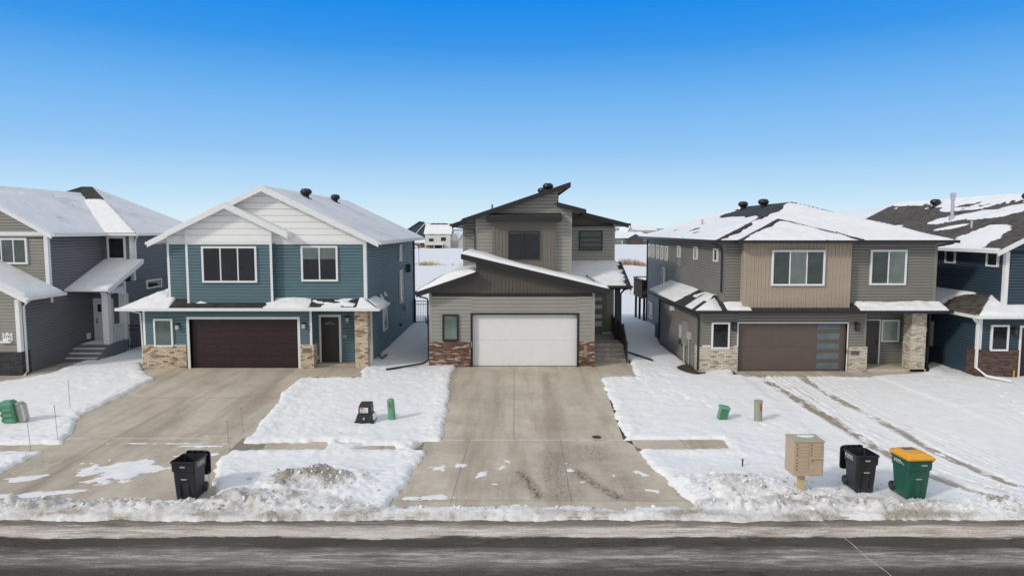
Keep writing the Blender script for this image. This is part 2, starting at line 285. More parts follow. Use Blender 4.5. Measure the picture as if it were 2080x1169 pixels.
# ------------------------------------------------------------------ mesh helpers
class MB:
    def __init__(s): s.v = []; s.f = []; s.m = []; s.mi = 0
    def add(s, pts, faces):
        o = len(s.v); s.v += [tuple(p) for p in pts]
        for f in faces: s.f.append([i + o for i in f]); s.m.append(s.mi)
    def face(s, pts): s.add(pts, [list(range(len(pts)))])
    def box(s, x0, x1, y0, y1, z0, z1):
        s.add([(x, y, z) for x in (x0, x1) for y in (y0, y1) for z in (z0, z1)],
              [[0, 1, 3, 2], [4, 6, 7, 5], [0, 4, 5, 1], [2, 3, 7, 6], [0, 2, 6, 4], [1, 5, 7, 3]])
    def lbox(s, fr, u0, u1, z0, z1, d0, d1):
        s.add([fr(u, z, d) for u in (u0, u1) for z in (z0, z1) for d in (d0, d1)],
              [[0, 1, 3, 2], [4, 6, 7, 5], [0, 4, 5, 1], [2, 3, 7, 6], [0, 2, 6, 4], [1, 5, 7, 3]])
    def prism(s, poly, vec):
        n = len(poly); v = Vector(vec)
        a = [Vector(p) for p in poly]
        s.add(a + [p + v for p in a], [list(range(n))[::-1], list(range(n, 2 * n))] + [[i, (i + 1) % n, (i + 1) % n + n, i + n] for i in range(n)])
    def slab(s, poly, th):
        s.prism([(p[0], p[1], p[2] - th) for p in poly], (0, 0, th))
    def beam(s, a, b, wd, ht):                                  # rectangular bar, plumb ends, top edge on the line a-b
        a = Vector(a); b = Vector(b); d = (b - a); h = Vector((d.x, d.y, 0))
        if h.length < 1e-4: h = Vector((1, 0, 0))
        h.normalize(); n = Vector((-h.y, h.x, 0)) * wd / 2; k = Vector((0, 0, -ht))
        s.add([a + n, a - n, a - n + k, a + n + k, b + n, b - n, b - n + k, b + n + k],
              [[0, 1, 2, 3], [4, 7, 6, 5], [0, 4, 5, 1], [1, 5, 6, 2], [2, 6, 7, 3], [3, 7, 4, 0]])
    def tube(s, pts, r, n=8, sq=False):
        pts = [Vector(p) for p in pts]; rings = []
        for i, p in enumerate(pts):
            d = (pts[min(i + 1, len(pts) - 1)] - pts[max(i - 1, 0)]).normalized()
            up = Vector((0, 0, 1)) if abs(d.z) < .95 else Vector((1, 0, 0))
            a = d.cross(up).normalized(); b = d.cross(a).normalized(); rr = r[i] if isinstance(r, (list, tuple)) else r
            k = 4 if sq else n; ph = math.pi / 4 if sq else 0
            rings.append([p + (a * math.cos(ph + 2 * math.pi * j / k) + b * math.sin(ph + 2 * math.pi * j / k)) * rr for j in range(k)])
        k = len(rings[0]); fs = [[i * k + j, i * k + (j + 1) % k, (i + 1) * k + (j + 1) % k, (i + 1) * k + j] for i in range(len(pts) - 1) for j in range(k)]
        fs += [list(range(k))[::-1], [(len(pts) - 1) * k + j for j in range(k)]]
        s.add([p for r_ in rings for p in r_], fs)
    def lathe(s, prof, c, n=20, axis=None):
        c = Vector(c); q = Vector((0, 0, 1)).rotation_difference(Vector(axis)) if axis else Quaternion()
        pts = [c + q @ Vector((r * math.cos(2 * math.pi * j / n), r * math.sin(2 * math.pi * j / n), z)) for r, z in prof for j in range(n)]
        k = len(prof); fs = [[i * n + j, i * n + (j + 1) % n, (i + 1) * n + (j + 1) % n, (i + 1) * n + j] for i in range(k - 1) for j in range(n)]
        fs += [list(range(n))[::-1], [(k - 1) * n + j for j in range(n)]]
        s.add(pts, fs)
    def build(s, name, mats, parent=None, smooth_=False, bevel=0, recalc=True):
        me = bpy.data.meshes.new(name); off = Vector((0, 0, 0)); p = parent
        while p is not None: off += Vector(p.location); p = p.parent
        me.from_pydata([(x - off.x, y - off.y, z - off.z) for x, y, z in s.v], [], s.f)
        mats = mats if isinstance(mats, (list, tuple)) else [mats]
        for m in mats: me.materials.append(m)
        me.polygons.foreach_set('material_index', s.m)
        if recalc or bevel:
            bm = bmesh.new(); bm.from_mesh(me)
            if bevel:
                bmesh.ops.remove_doubles(bm, verts=bm.verts, dist=1e-5)
                bmesh.ops.bevel(bm, geom=[e for e in bm.edges if len(e.link_faces) == 2 and e.calc_face_angle(0) > .5], offset=bevel, segments=2, affect='EDGES', profile=.6)
            bmesh.ops.recalc_face_normals(bm, faces=bm.faces); bm.to_mesh(me); bm.free()
        if smooth_: me.polygons.foreach_set('use_smooth', [True] * len(me.polygons))
        o = bpy.data.objects.new(name, me); COL.objects.link(o)
        if parent is not None: o.parent = parent
        return o
    def build_split(s, name, mats, parent=None, **k):           # every unconnected piece becomes a part of its own
        par = list(range(len(s.v)))
        def fd(i):
            while par[i] != i: par[i] = par[par[i]]; i = par[i]
            return i
        for f in s.f:
            for i in f[1:]: par[fd(i)] = fd(f[0])
        g = {}
        for f, m in zip(s.f, s.m): g.setdefault(fd(f[0]), []).append((f, m))
        out_ = []
        for fs in g.values():
            mb = MB(); mp_ = {}
            for f, m in fs:
                for i in f:
                    if i not in mp_: mp_[i] = len(mb.v); mb.v.append(s.v[i])
                mb.f.append([mp_[i] for i in f]); mb.m.append(m)
            out_.append(mb.build(name, mats, parent, **k))
        return out_
class Fr:                                                       # a wall plane: u along the wall, z up, d out of the wall
    def __init__(s, o, U, Nn): s.o = Vector(o); s.U = Vector(U); s.N = Vector(Nn)
    def __call__(s, u, z, d=0): return s.o + s.U * u + Vector((0, 0, z)) + s.N * d
def front(y): return Fr((0, y, 0), (1, 0, 0), (0, -1, 0))
def rside(x): return Fr((x, 0, 0), (0, 1, 0), (1, 0, 0))
def lside(x): return Fr((x, 0, 0), (0, 1, 0), (-1, 0, 0))
def clip(poly, ax, val, keep_above):
    o = []
    for i in range(len(poly)):
        a, b = poly[i], poly[(i + 1) % len(poly)]
        ia = (a[ax] >= val) == keep_above or a[ax] == val; ib = (b[ax] >= val) == keep_above or b[ax] == val
        if ia: o.append(a)
        if ia != ib:
            t = (val - a[ax]) / (b[ax] - a[ax]); o.append((a[0] + (b[0] - a[0]) * t, a[1] + (b[1] - a[1]) * t))
    return o
def rect(u0, u1, z0, z1): return [(u0, z0), (u1, z0), (u1, z1), (u0, z1)]
def lap(mb, fr, poly, ex=.14, off=.038):
    za = min(p[1] for p in poly); zb_ = max(p[1] for p in poly); i = 0
    while za + i * ex < zb_ - 1e-4:
        z0, z1 = za + i * ex, min(za + (i + 1) * ex, zb_); i += 1
        q = clip(clip(poly, 1, z0, True), 1, z1, False)
        if len(q) < 3: continue
        zg = z0 + ex - .042                                     # flat face, then a groove tucked under the next course
        d = lambda z: off if z <= zg + 1e-6 else max(.002, off * (1 - (z - zg) / .042))
        for qq in (clip(q, 1, zg, False), clip(q, 1, zg, True)) if zg < z1 else (q,):
            if len(qq) >= 3: mb.face([fr(u, z, d(z)) for u, z in qq])
        lo = [u for u, z in q if abs(z - z0) < 1e-4]
        if len(lo) >= 2: mb.face([fr(min(lo), z0, off), fr(max(lo), z0, off), fr(max(lo), z0, 0), fr(min(lo), z0, 0)])
def batten(mb, fr, poly, sp_=.17, bw=.05, off=.030):
    mb.face([fr(u, z, .004) for u, z in poly]); u = min(p[0] for p in poly) + sp_ / 2; ue = max(p[0] for p in poly)
    while u < ue - bw:
        q = clip(clip(poly, 0, u, True), 0, u + bw, False)
        if len(q) >= 3:
            n = len(q); a = [fr(x, z, off) for x, z in q]; b = [fr(x, z, .004) for x, z in q]
            mb.add(a + b, [list(range(n))] + [[i, (i + 1) % n, (i + 1) % n + n, i + n] for i in range(n)])
        u += sp_
def tag(o, label=None, cat=None, group=None, kind=None):
    if label: o['label'] = label
    if cat: o['category'] = cat
    if group: o['group'] = group
    if kind: o['kind'] = kind
    return o
def thing(name, loc, label, cat, group=None):
    o = bpy.data.objects.new(name, None); COL.objects.link(o); o.location = loc; o.empty_display_size = .2
    return tag(o, label, cat, group)
def text_mesh(name, s, size, fr, u, z, d, mat, parent, ext=.004, slant=0.0, sx=1.0):
    cu = bpy.data.curves.new(name, 'FONT'); cu.body = s; cu.size = size; cu.extrude = ext; cu.align_x = 'CENTER'; cu.align_y = 'CENTER'; cu.shear = slant
    t = bpy.data.objects.new(name, cu); COL.objects.link(t)
    me = bpy.data.meshes.new_from_object(t.evaluated_get(bpy.context.evaluated_depsgraph_get()))
    bpy.data.objects.remove(t)
    mb = MB(); sign = 1.0 if fr.U.cross(Vector((0, 0, 1))).dot(fr.N) > 0 else -1.0
    mb.v = [tuple(fr(u + sign * v.co.x * sx, z + v.co.y, d + v.co.z)) for v in me.vertices]; mb.f = [list(p.vertices) for p in me.polygons]; mb.m = [0] * len(mb.f)
    return mb.build(name, mat, parent)

def window(root, fr, u0, u1, z0, z1, lites=2, frame='white', fw=.075, fill='interior', glass='glass', depth=.06, sill=0, bar=.05, blinds=None, base=.052):
    mb = MB(); D = base + depth
    mb.lbox(fr, u0, u1, z1 - fw, z1, base - .02, D); mb.lbox(fr, u0, u1, z0, z0 + fw, base - .02, D)
    mb.lbox(fr, u0, u0 + fw, z0 + fw, z1 - fw, base - .02, D); mb.lbox(fr, u1 - fw, u1, z0 + fw, z1 - fw, base - .02, D)
    iw = (u1 - u0 - 2 * fw); lw_ = (iw - bar * (lites - 1)) / lites
    for i in range(1, lites):
        a = u0 + fw + i * lw_ + (i - 1) * bar; mb.lbox(fr, a, a + bar, z0 + fw, z1 - fw, base - .02, D - .008)
    wobj = mb.build('window', M[frame], root)
    if sill:
        m2 = MB(); m2.lbox(fr, u0 - .03, u1 + .03, z0 - .035, z0 + .02, base, D + .03); m2.build('sill', M[frame], wobj)
    for i in range(lites):
        a = u0 + fw + i * (lw_ + bar)
        m3 = MB(); m3.lbox(fr, a - .004, a + lw_ + .004, z0 + fw - .004, z1 - fw + .004, base + .028, base + .034); m3.build('pane', M[glass], wobj)
        fl = blinds[i] if blinds else None
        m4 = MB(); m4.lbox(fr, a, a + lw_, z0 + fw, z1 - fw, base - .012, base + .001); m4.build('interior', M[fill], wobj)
        if fl:
            top = z1 - fw; bot = z0 + fw + (top - z0 - fw) * (1 - fl[1])
            m5 = MB(); m5.lbox(fr, a, a + lw_, bot, top, base + .004, base + .012); m5.build('blind', M[fl[0]], wobj)
    return wobj
def sconce(root, fr, u, z, dark='blackmetal'):
    mb = MB(); mb.lbox(fr, u - .055, u + .055, z + .02, z + .22, .02, .05); mb.lbox(fr, u - .10, u + .10, z + .17, z + .20, .05, .22)
    mb.lbox(fr, u - .07, u + .07, z + .20, z + .235, .06, .19)
    o = mb.build('wall_light', M[dark], root); g = MB(); g.lbox(fr, u - .075, u + .075, z - .04, z + .165, .06, .20); g.build('lamp_glass', M['lampglass'], o, bevel=.015)
    return o
def lantern(root, fr, u, z):
    mb = MB(); mb.lbox(fr, u - .05, u + .05, z - .12, z + .14, .02, .05); mb.lbox(fr, u - .10, u + .10, z + .12, z + .15, .04, .24); mb.lbox(fr, u - .08, u + .08, z - .17, z - .14, .06, .22)
    for a in (-.08, .065):
        for b in (.06, .205): mb.lbox(fr, u + a, u + a + .015, z - .14, z + .12, b, b + .015)
    mb.lbox(fr, u - .055, u + .055, z + .15, z + .20, .08, .2)
    o = mb.build('wall_light', M['blackmetal'], root); g = MB(); g.lbox(fr, u - .06, u + .06, z - .14, z + .12, .08, .20); g.build('lamp_glass', M['darkgrey'], o)
def roof_vent(root, p, sc=1.0):
    x, y, z = p; mb = MB()
    mb.lathe([(.15 * sc, -.25), (.15 * sc, .12), (.17 * sc, .14), (.25 * sc, .19), (.28 * sc, .28), (.26 * sc, .37), (.17 * sc, .44), (.03, .46)], (x, y, z), 20)
    for i in range(20):
        a = 2 * math.pi * i / 20; c, s_ = math.cos(a), math.sin(a)
        mb.tube([(x + .19 * sc * c, y + .19 * sc * s_, z + .15), (x + .285 * sc * c, y + .285 * sc * s_, z + .28), (x + .20 * sc * c, y + .20 * sc * s_, z + .42)], .014, 4)
    mb.box(x - .22, x + .22, y - .22, y + .22, z - .06, z - .02)
    return mb.build('roof_vent', M['blackmetal'], root)
def face_grid(pts, res, fn, th_edge=.22):
    """snow lying on one planar roof face: pts[0]-pts[1] is the eave; fn(s,t) gives its thickness in metres"""
    P = [Vector(p) for p in pts]; e = (P[1] - P[0]).normalized(); nn = Vector((0, 0, 0))
    for i in range(len(P)): nn += (P[i] - P[0]).cross(P[(i + 1) % len(P)] - P[0])
    nn.normalize(); nn = nn if nn.z > 0 else -nn; g = nn.cross(e); g = g if g.z > 0 else -g
    q = [((p - P[0]).dot(e), (p - P[0]).dot(g)) for p in P]
    s0, s1 = min(a for a, b in q), max(a for a, b in q); t0, t1 = min(b for a, b in q), max(b for a, b in q)
    ns, nt_ = max(2, int((s1 - s0) / res)), max(2, int((t1 - t0) / res))
    S, T = np.meshgrid(np.linspace(s0, s1, ns + 1), np.linspace(t0, t1, nt_ + 1))
    sdv = -poly_sd(S, T, q)
    th = fn(S, T)
    th = np.where(th > 0, th * np.sqrt(np.clip(sdv / th_edge, 0, 1)), th) - .004 * (sdv < .01)
    inside = sdv > -res * .25
    mb = MB(); idx = -np.ones(S.shape, int)
    for j in range(nt_):
        for i in range(ns):
            c4 = [(j, i), (j, i + 1), (j + 1, i + 1), (j + 1, i)]
            if all(inside[a] for a in c4) and max(th[a] for a in c4) > 0:
                f = []
                for a in c4:
                    if idx[a] < 0:
                        idx[a] = len(mb.v); mb.v.append(tuple(P[0] + e * float(S[a]) + g * float(T[a]) + nn * float(max(th[a], -.03)) + Vector((0, 0, .012))))
                    f.append(int(idx[a]))
                mb.f.append(f); mb.m.append(0)
    return mb
def roof_snow(parent, pts, fn, res=.08, edge=.22):
    mb = face_grid(pts, res, fn, edge)
    if not mb.f: return None
    par = list(range(len(mb.v)))
    def fd(i):
        while par[i] != i: par[i] = par[par[i]]; i = par[i]
        return i
    for f in mb.f:
        for i in f[1:]: par[fd(i)] = fd(f[0])
    big = {}
    for f in mb.f: big[fd(f[0])] = big.get(fd(f[0]), 0) + 1
    if 1 < len(big) <= 4: return mb.build_split('snow', M['snow'], parent, smooth_=True, recalc=False)
    o = mb.build('snow', M['snow'], parent, smooth_=True, recalc=False)
    return o
def blob(S, T, cs, ct, rs, rt, seed=1, k=.5):
    return 1 - np.sqrt(((S - cs) / rs) ** 2 + ((T - ct) / rt) ** 2) + k * fbm(S * 1.6, T * 1.6, 4, seed)
# ------------------------------------------------------------------ ground
def z0x(x): return np.interp(x, [-22, -17, -6.5, -4, 4, 8, 19, 21], [.5, .65, .65, .52, .52, .53, .53, .5])
def zb(x, y):
    x = np.asarray(x, float); y = np.asarray(y, float); z0 = z0x(x)
    z = .06 + (z0 - .06) * np.clip((y - 16.3) / 14.1, 0, 1)
    return np.where(y > 46, z0 * np.clip(1 - (y - 46) / 10, 0, 1), z)
DR_TEAL = [(-17.323,31.618), (-9.225,31.569), (-6.872,31.569), (-6.717,28.866), (-9.159,28.703), (-9.077,25.773), (-8.576,21.749), (-8.557,20.329), (-8.681,19.301), (-7.668,16.745), (-15.849,16.519), (-16.774,17.521), (-14.129,18.335), (-14.016,19.377), (-14.043,20.496), (-13.785,20.753), (-14.234,21.749), (-14.891,23.266), (-15.201,24.637), (-14.935,26.174), (-15.083,28.541), (-16.355,30.065)]
DR_CTR = [(-2.668,33.219), (4.172,33.217), (4.715,39.237), (5.682,35.086), (5.379,29.401), (3.713,29.155), (3.484,21.278), (3.637,20.346), (4.405,16.355), (-2.898,16.439), (-2.334,20.389), (-2.119,21.278)]
WALK_R = [(3.47,21.186), (6.715,21.271), (6.59,20.469), (3.577,20.346)]
WALK_L = [(-20.489,20.714), (-13.702,20.624), (-13.822,20.164), (-19.864,20.062)]
WALK_M = [[(-8.577,20.753), (-5.754,20.963), (-5.765,20.275), (-8.252,20.164)], [(-5.407,20.935), (-4.673,20.971), (-4.635,20.795), (-5.363,20.761)], [(-4.616,20.708), (-3.742,20.692), (-3.607,20.346), (-4.771,20.315)], [(-2.92,21.049), (-2.106,21.14), (-2.168,20.389), (-2.988,20.432)]]
PATH_G = [(-24.958,29.401), (-21.888,29.921), (-21.527,33.507), (-20.975,34.216), (-20.915,33.153), (-20.46,29.755), (-21.496,28.501), (-23.329,27.441)]
DR_R = [(10.139,30.271), (15.844,30.088), (18.777,30.574), (18.057,29.377), (15.77,29.119), (16.2, 26.0), (16.6, 21.5), (17.6, 16.6), (9.6, 16.6), (9.9, 20.5), (10.0, 26.0)]
APRON_R = [(10.51,31.469), (16.489,31.469), (20.09,32.747), (18.712,30.465), (15.458,29.464), (9.881,29.552)]
def depth_field(x, y):
    n1 = fbm(x * .35, y * .35, 4, 3); n2 = fbm(x * 1.7, y * 1.7, 5, 11); n3 = fbm(x * 6, y * 6, 3, 23)
    lawn = .075 + .030 * n1 + .016 * n2 + .011 * n3 + .006 * fbm(x * 13, y * 13, 3, 33)
    rough = smooth(fbm(x * .5, y * .5, 3, 41), -.15, .30)
    lawn = lawn + rough * (.030 * fbm(x * 5.5, y * 5.5, 5, 29) + .02 * np.minimum(0, fbm(x * 2.6, y * 2.6, 3, 30) + .15) * 2)
    # footprint trails
    for (ax, ay, bx, by, k) in ((-15.5, 24, -10.5, 29.5, 1), (-6.2, 29, -4.8, 40, 1), (5.0, 30, 6.6, 44, 1), (17.5, 22, 20.2, 28.5, 1), (6.2, 27, 9.5, 21, 1), (14, 29, 13.4, 18, 1)):
        L_ = math.hypot(bx - ax, by - ay); tx, ty = (bx - ax) / L_, (by - ay) / L_
        for i in range(int(L_ / .62)):
            cx = ax + tx * i * .62 + (-ty) * (.13 if i % 2 else -.13) + .05 * math.sin(i * 7.1); cy = ay + ty * i * .62 + tx * (.13 if i % 2 else -.13)
            q = ((x - cx) * tx + (y - cy) * ty) ** 2 / .022 + (-(x - cx) * ty + (y - cy) * tx) ** 2 / .006
            lawn = lawn - .055 * np.exp(-q * .8)
    d = lawn
    wob = .16 * fbm(x * 1.1, y * 1.1, 4, 51) + .10 * fbm(x * 4.5, y * 4.5, 5, 57)
    dirt = np.zeros_like(x)
    # right-hand drive: thin packed snow with two ruts
    sr = poly_sd(x, y, DR_R) + .12 * n2
    thin = .030 + .010 * n2 + .006 * n3
    for xs, ys, wd, dp in (([12.2, 11.45, 11.17, 11.09, 10.98, 10.86], [17.0, 18.55, 20.7, 23.2, 26.3, 29.5], .22, .075), ([14.2, 13.4, 12.8, 12.75, 12.56, 12.58], [16.6, 17.7, 20.1, 22.9, 25.9, 29.7], .20, .065),
                           ([15.3, 14.7, 14.3, 14.1, 13.9, 13.8], [17.0, 18.4, 20.1, 22.9, 25.9, 29.7], .05, .03), ([11.9, 11.7, 11.9, 11.75], [18, 21, 25, 29.5], .05, .025), ([13.9, 13.3, 12.3, 11.9], [18, 21, 25, 29.5], .05, .02), ([15.0, 14.0, 13.3, 13.15], [17.0, 19.0, 23, 29.5], .06, .03), ([13.4, 12.4, 11.7, 11.5], [17.0, 19.0, 23, 29.5], .07, .03), ([12.9, 12.0, 11.4, 11.3], [17.0, 18.6, 21, 25], .09, .035)):
        cx = np.interp(y, ys, xs); q = np.abs(x - cx + .05 * fbm(x * 0 + 3.3, y * 1.3, 3, 5)) / wd
        rut = np.exp(-q ** 4); br = smooth(1.7 * fbm(x * 10, y * 4.0, 5, 61) + .8 * fbm(x * .7, y * .7, 3, 67), -.45, .45)
        thin = thin - dp * rut * br * smooth(30.2 - y, -.5, .5) + .018 * np.exp(-((q - 1.5) ** 2) * 5)
        dirt = np.maximum(dirt, (.80 if wd > .15 else .45) * rut * (sr < .2) * (.72 + .9 * fbm(x * 3, y * 1.2, 4, 69)))
    k = smooth(sr, -.15, .25); d = thin * (1 - k) + d * k
    dirt = dirt 
    # cleared concrete
    clear = np.minimum.reduce([poly_sd(x, y, p) for p in (DR_TEAL, DR_CTR, PATH_G, APRON_R)]) + wob - .07
    wk = poly_sd(x, y, WALK_R) + .5 * wob
    clear = np.minimum(clear, wk)
    wl = poly_sd(x, y, WALK_L) + .8 * wob; clear = np.minimum(clear, wl)
    wm = np.minimum.reduce([poly_sd(x, y, q_) for q_ in WALK_M]) + .9 * wob; clear = np.minimum(clear, wm)
    ridge = .035 * np.exp(-((clear - .38) / .30) ** 2) * (1 + .9 * fbm(x * 3, y * 3, 5, 83)) + .030 * np.exp(-((clear - .4) / .5) ** 2) * fbm(x * 7, y * 7, 4, 85)
    near_d = smooth(clear, .02, .17)
    d = (-.05) * (1 - near_d) + (d + ridge) * near_d
    # snow left on the concrete
    def patch(cx, cy, rx, ry, seed, hh=.04, sx=2.2, sy=3.5, k=1.0, rot=0.0):
        c_, s_ = math.cos(rot), math.sin(rot); xr = (x - cx) * c_ + (y - cy) * s_; yr = -(x - cx) * s_ + (y - cy) * c_
        q = 1 - np.sqrt((xr / rx) ** 2 + (yr / ry) ** 2) + k * fbm(xr * sx, yr * sy, 5, seed)
        return np.where(q > 0, np.minimum(q * .35, 1) * hh * (1 + .5 * fbm(x * 5, y * 5, 3, seed + 3)), -.05)
    for (px_, py_), rest in (((-10.941,18.753), (1.05, .80, 101, .035, 2.2, 3.2, 1.15, .35)), ((-13.216,18.1), (.55, .26, 107, .03, 2, 3.5, .9, .25)), ((-11.889,17.215), (.8, .16, 109, .02, 2, 4, 1.2, .25)), ((-12.804,17.065), (.8, .2, 110, .02, 2, 4, 1.2, .25)),
               ((-9.591,20.624), (.7, .12, 113, .02, 3, 5, 1.2)), ((-10.919,20.84), (1.6, .06, 117, .02, 3, 5, 1.3)), ((-9.517,21.514), (.45, .06, 118, .02, 3, 5, 1.0)), ((-8.98,19.921), (.5, .12, 120, .02, 3, 5, 1.3)),
               ((-0.835,18.487), (.17, .26, 119, .03, 5, 5, 1.2, -.5)), ((-0.267,18.995), (.07, .22, 121, .03, 5, 5, 1.0, -.45)), ((-0.462,17.807), (.12, .06, 123, .03, 5, 5, .9)), ((-2.101,18.921), (.22, .18, 125, .02, 6, 6, 1.6)), ((-1.555,19.107), (.2, .15, 126, .02, 6, 6, 1.7)),
               ((1.942,17.939), (.17, .08, 127, .03, 5, 5, 1.2)), ((1.637,18.738), (.09, .12, 129, .03, 5, 5, 1.2)), ((3.602,18.558), (.22, .16, 131, .03, 5, 5, 1.2, -.8)), ((3.686,17.358), (.28, .10, 133, .03, 5, 5, 1.2, -.6)), ((2.819,18.382), (.10, .10, 137, .03, 5, 5, 1.2)), ((-2.139,16.931), (.6, .14, 138, .02, 5, 5, 1.5)), ((1.57,19.297), (.08, .08, 139, .02, 6, 6, 1.3)), ((-0.115,19.49), (.1, .1, 140, .02, 6, 6, 1.4))):
        pt = (px_, py_) + rest
        d = np.maximum(d, patch(*pt)); dirt = np.maximum(dirt, .30 * ((x - pt[0]) ** 2 / (pt[2] * 1.6) ** 2 + (y - pt[1]) ** 2 / (pt[3] * 1.6) ** 2 < 1) * (.5 + fbm(x * 2.5, y * 5, 4, 143)))
    ln = (np.abs(y - 21.3 - .02 * n2) < .035) & (fbm(x * 1.4, y * 0, 4, 141) > -.35) & (x < 4.2) & (x > -15)
    d = np.where(ln & (clear < .05), np.maximum(d, .008), d)
    # ploughed bank along the kerb
    narrow = smooth(x, -4.1, -3.4) * (1 - smooth(x, 4.9, 5.6))
    yc = 16.18 + .10 * fbm(x * .45, x * 0, 3, 151) + .05 * fbm(x * 2.2, x * 0 + 3, 3, 152); wid = (.55 - .28 * narrow) * (1 + .25 * fbm(x * .8, x * 0 + 4, 3, 153) + .35 * narrow * fbm(x * 3.5, x * 0 + 6, 5, 154))
    wx = x + .10 * fbm(x * 4, y * 4, 3, 191); wy = y + .10 * fbm(x * 4 + 9, y * 4, 3, 193)
    ck, cv = cells(wx * 2.4, wy * 2.8, 5); ck2, cv2 = cells(wx * 5.5, wy * 6.0, 15); ck3, cv3 = cells(wx * 12, wy * 13, 25)
    lump = .50 * cv * smooth(.66 - ck, 0, .30) + .34 * cv2 ** 1.5 * smooth(.64 - ck2, 0, .30) + .20 * cv3 ** 2 * smooth(.62 - ck3, 0, .3)
    hb = .21 - .10 * narrow
    prof = np.where(y > yc, np.exp(-((y - yc) / wid) ** 2), np.exp(-((yc - y) / .37) ** 2))
    bank = hb * prof * (.34 + 1.55 * lump + .65 * fbm(x * 2.6, y * 2.6, 5, 157) + .30 * fbm(x * 9, y * 9, 3, 159))
    gapk = smooth(fbm(x * 1.1, x * 0 + 8, 4, 163), -.15, .3) * ((x > -3.4) & (x < 5))
    d = np.maximum(d, bank * (1 - .85 * gapk) - .05)
    dirt = np.maximum(dirt, .60 * smooth(prof, .05, .5) * (.62 + .7 * fbm(x * 1.2, y * 2, 4, 171)) + .26 * smooth(16.0 - y, -.15, .15) * (.8 + 1.6 * fbm(x * 1.3, y * 3, 5, 173)))
    # dirty heaps thrown up by the plough
    for (cx, cy, rx, ry, hh, dk) in ((-5.35, 17.7, 1.5, .95, .34, 1.0), (5.75, 17.4, 1.5, .9, .26, .62), (7.6, 16.65, 1.6, .35, .07, .62), (13.2, 16.8, 2.0, .45, .08, .55), (-6.5, 16.7, 2.3, .45, .14, .66), (10.2, 16.5, 1.5, .3, .06, .5), (-16, 16.5, 5, .5, .12, .35)):
        q = np.exp(-(((x - cx) / rx) ** 2 + ((y - cy) / ry) ** 2) * 1.3)
        d = d + np.where(clear > -.02, hh * q * (.50 + 1.15 * lump + .40 * n2), 0)
        dirt = np.maximum(dirt, dk * smooth(q, .15, .75) * (.75 + .7 * fbm(x * 1.5, y * 1.5, 4, 181)))
    # melt hollow by the meter corner of the right-hand house, and along its wall
    d = d - .30 * np.exp(-(((x - 8.3) / .55) ** 2 + ((y - 30.9) / .9) ** 2)) - .10 * np.exp(-((x - 8.4) / .16) ** 2) * smooth(y, 31, 32) * (1 - smooth(y, 38, 39))
    # fade to the kerb foot
    foot = 15.82 + .14 * fbm(x * 1.3, x * 0 + 2, 6, 195) + .08 * fbm(x * 8, y * 8, 4, 197); d = np.where(y < foot, d - 1.1 * (foot - y), d)
    return d, np.clip(dirt, 0, 1)
def grid_mesh(name, xs, ys, zf, mat, attrs=None, keep=None):
    X_, Y_ = np.meshgrid(xs, ys); Zv, at = zf(X_, Y_)
    nx, ny = len(xs), len(ys); co = np.stack([X_, Y_, Zv], -1).reshape(-1, 3).astype(np.float32)
    i = np.arange((ny - 1) * (nx - 1)); r, c_ = i // (nx - 1), i % (nx - 1); a = r * nx + c_
    quads = np.stack([a, a + 1, a + nx + 1, a + nx], 1).astype(np.int32)
    if keep is not None:
        kk = keep(X_, Y_, Zv).reshape(-1); quads = quads[kk[quads].any(1)]
    me = bpy.data.meshes.new(name); me.vertices.add(len(co)); me.vertices.foreach_set('co', co.reshape(-1))
    me.loops.add(quads.size); me.loops.foreach_set('vertex_index', quads.reshape(-1))
    me.polygons.add(len(quads)); me.polygons.foreach_set('loop_start', np.arange(len(quads), dtype=np.int32) * 4); me.polygons.foreach_set('loop_total', np.full(len(quads), 4, np.int32))
    me.update(calc_edges=True); me.validate()
    if at is not None:
        A = me.attributes.new('dirt', 'FLOAT', 'POINT'); A.data.foreach_set('value', at.reshape(-1).astype(np.float32))
    me.polygons.foreach_set('use_smooth', np.ones(len(me.polygons), bool)); me.materials.append(mat)
    o = bpy.data.objects.new(name, me); COL.objects.link(o); return o
ys = np.concatenate([np.arange(15.6, 19.2, .036), np.arange(19.2, 24, .055), np.arange(24, 31, .075), np.arange(31, 36, .14), np.arange(36, 56.1, .4)])
xs = np.concatenate([np.arange(-34, -26, .4), np.arange(-26, 26, .05), np.arange(26, 34.1, .4)])
def snow_z(x, y):
    d, dirt = depth_field(x, y)
    base = zb(x, y); base = np.where(y < 16.3, .06 - np.clip(16.0 - y, 0, 1) * .16, base)
    return base + d, dirt
grid_turf = grid_mesh('lawn', np.arange(-34, 34.1, .5), np.concatenate([np.arange(16.0, 31, .25), np.arange(31, 46.1, 1.0)]), lambda x, y: (zb(x, y) - .012, None), M['lawn']); tag(grid_turf, kind='structure')
snow_o = grid_mesh('snow_ground', xs, ys, snow_z, M['snow_ground']); tag(snow_o, kind='structure')
def snow_h(x, y):
    a, _ = snow_z(np.array([[float(x)]]), np.array([[float(y)]])); return float(a[0, 0])
# far snow field, frozen pond and the land beyond
mb = MB()
rows = [-120, -60, -8, 3.0]; 
mb.face([(-3000, -600, -.10), (3000, -600, -.10), (3000, 4.6, -.10), (-3000, 4.6, -.10)])
o = mb.build('far_side_snow', M['snow']); tag(o, kind='structure')
mb = MB(); mb.face([(-4000, 15.0, -.12), (4000, 15.0, -.12), (4000, 60, -.04), (-4000, 60, -.04)]); mb.face([(-4000, 60, -.04), (4000, 60, -.04), (4000, 135, -.04), (-4000, 135, -.04)])
mb.face([(-4000, 135, -.04), (4000, 135, -.04), (4000, 152, .5), (-4000, 152, .5)]); mb.face([(-4000, 152, .5), (4000, 152, .5), (4000, 7000, .5), (-4000, 7000, .5)])
o = mb.build('snow_field', M['snow']); tag(o, kind='structure')
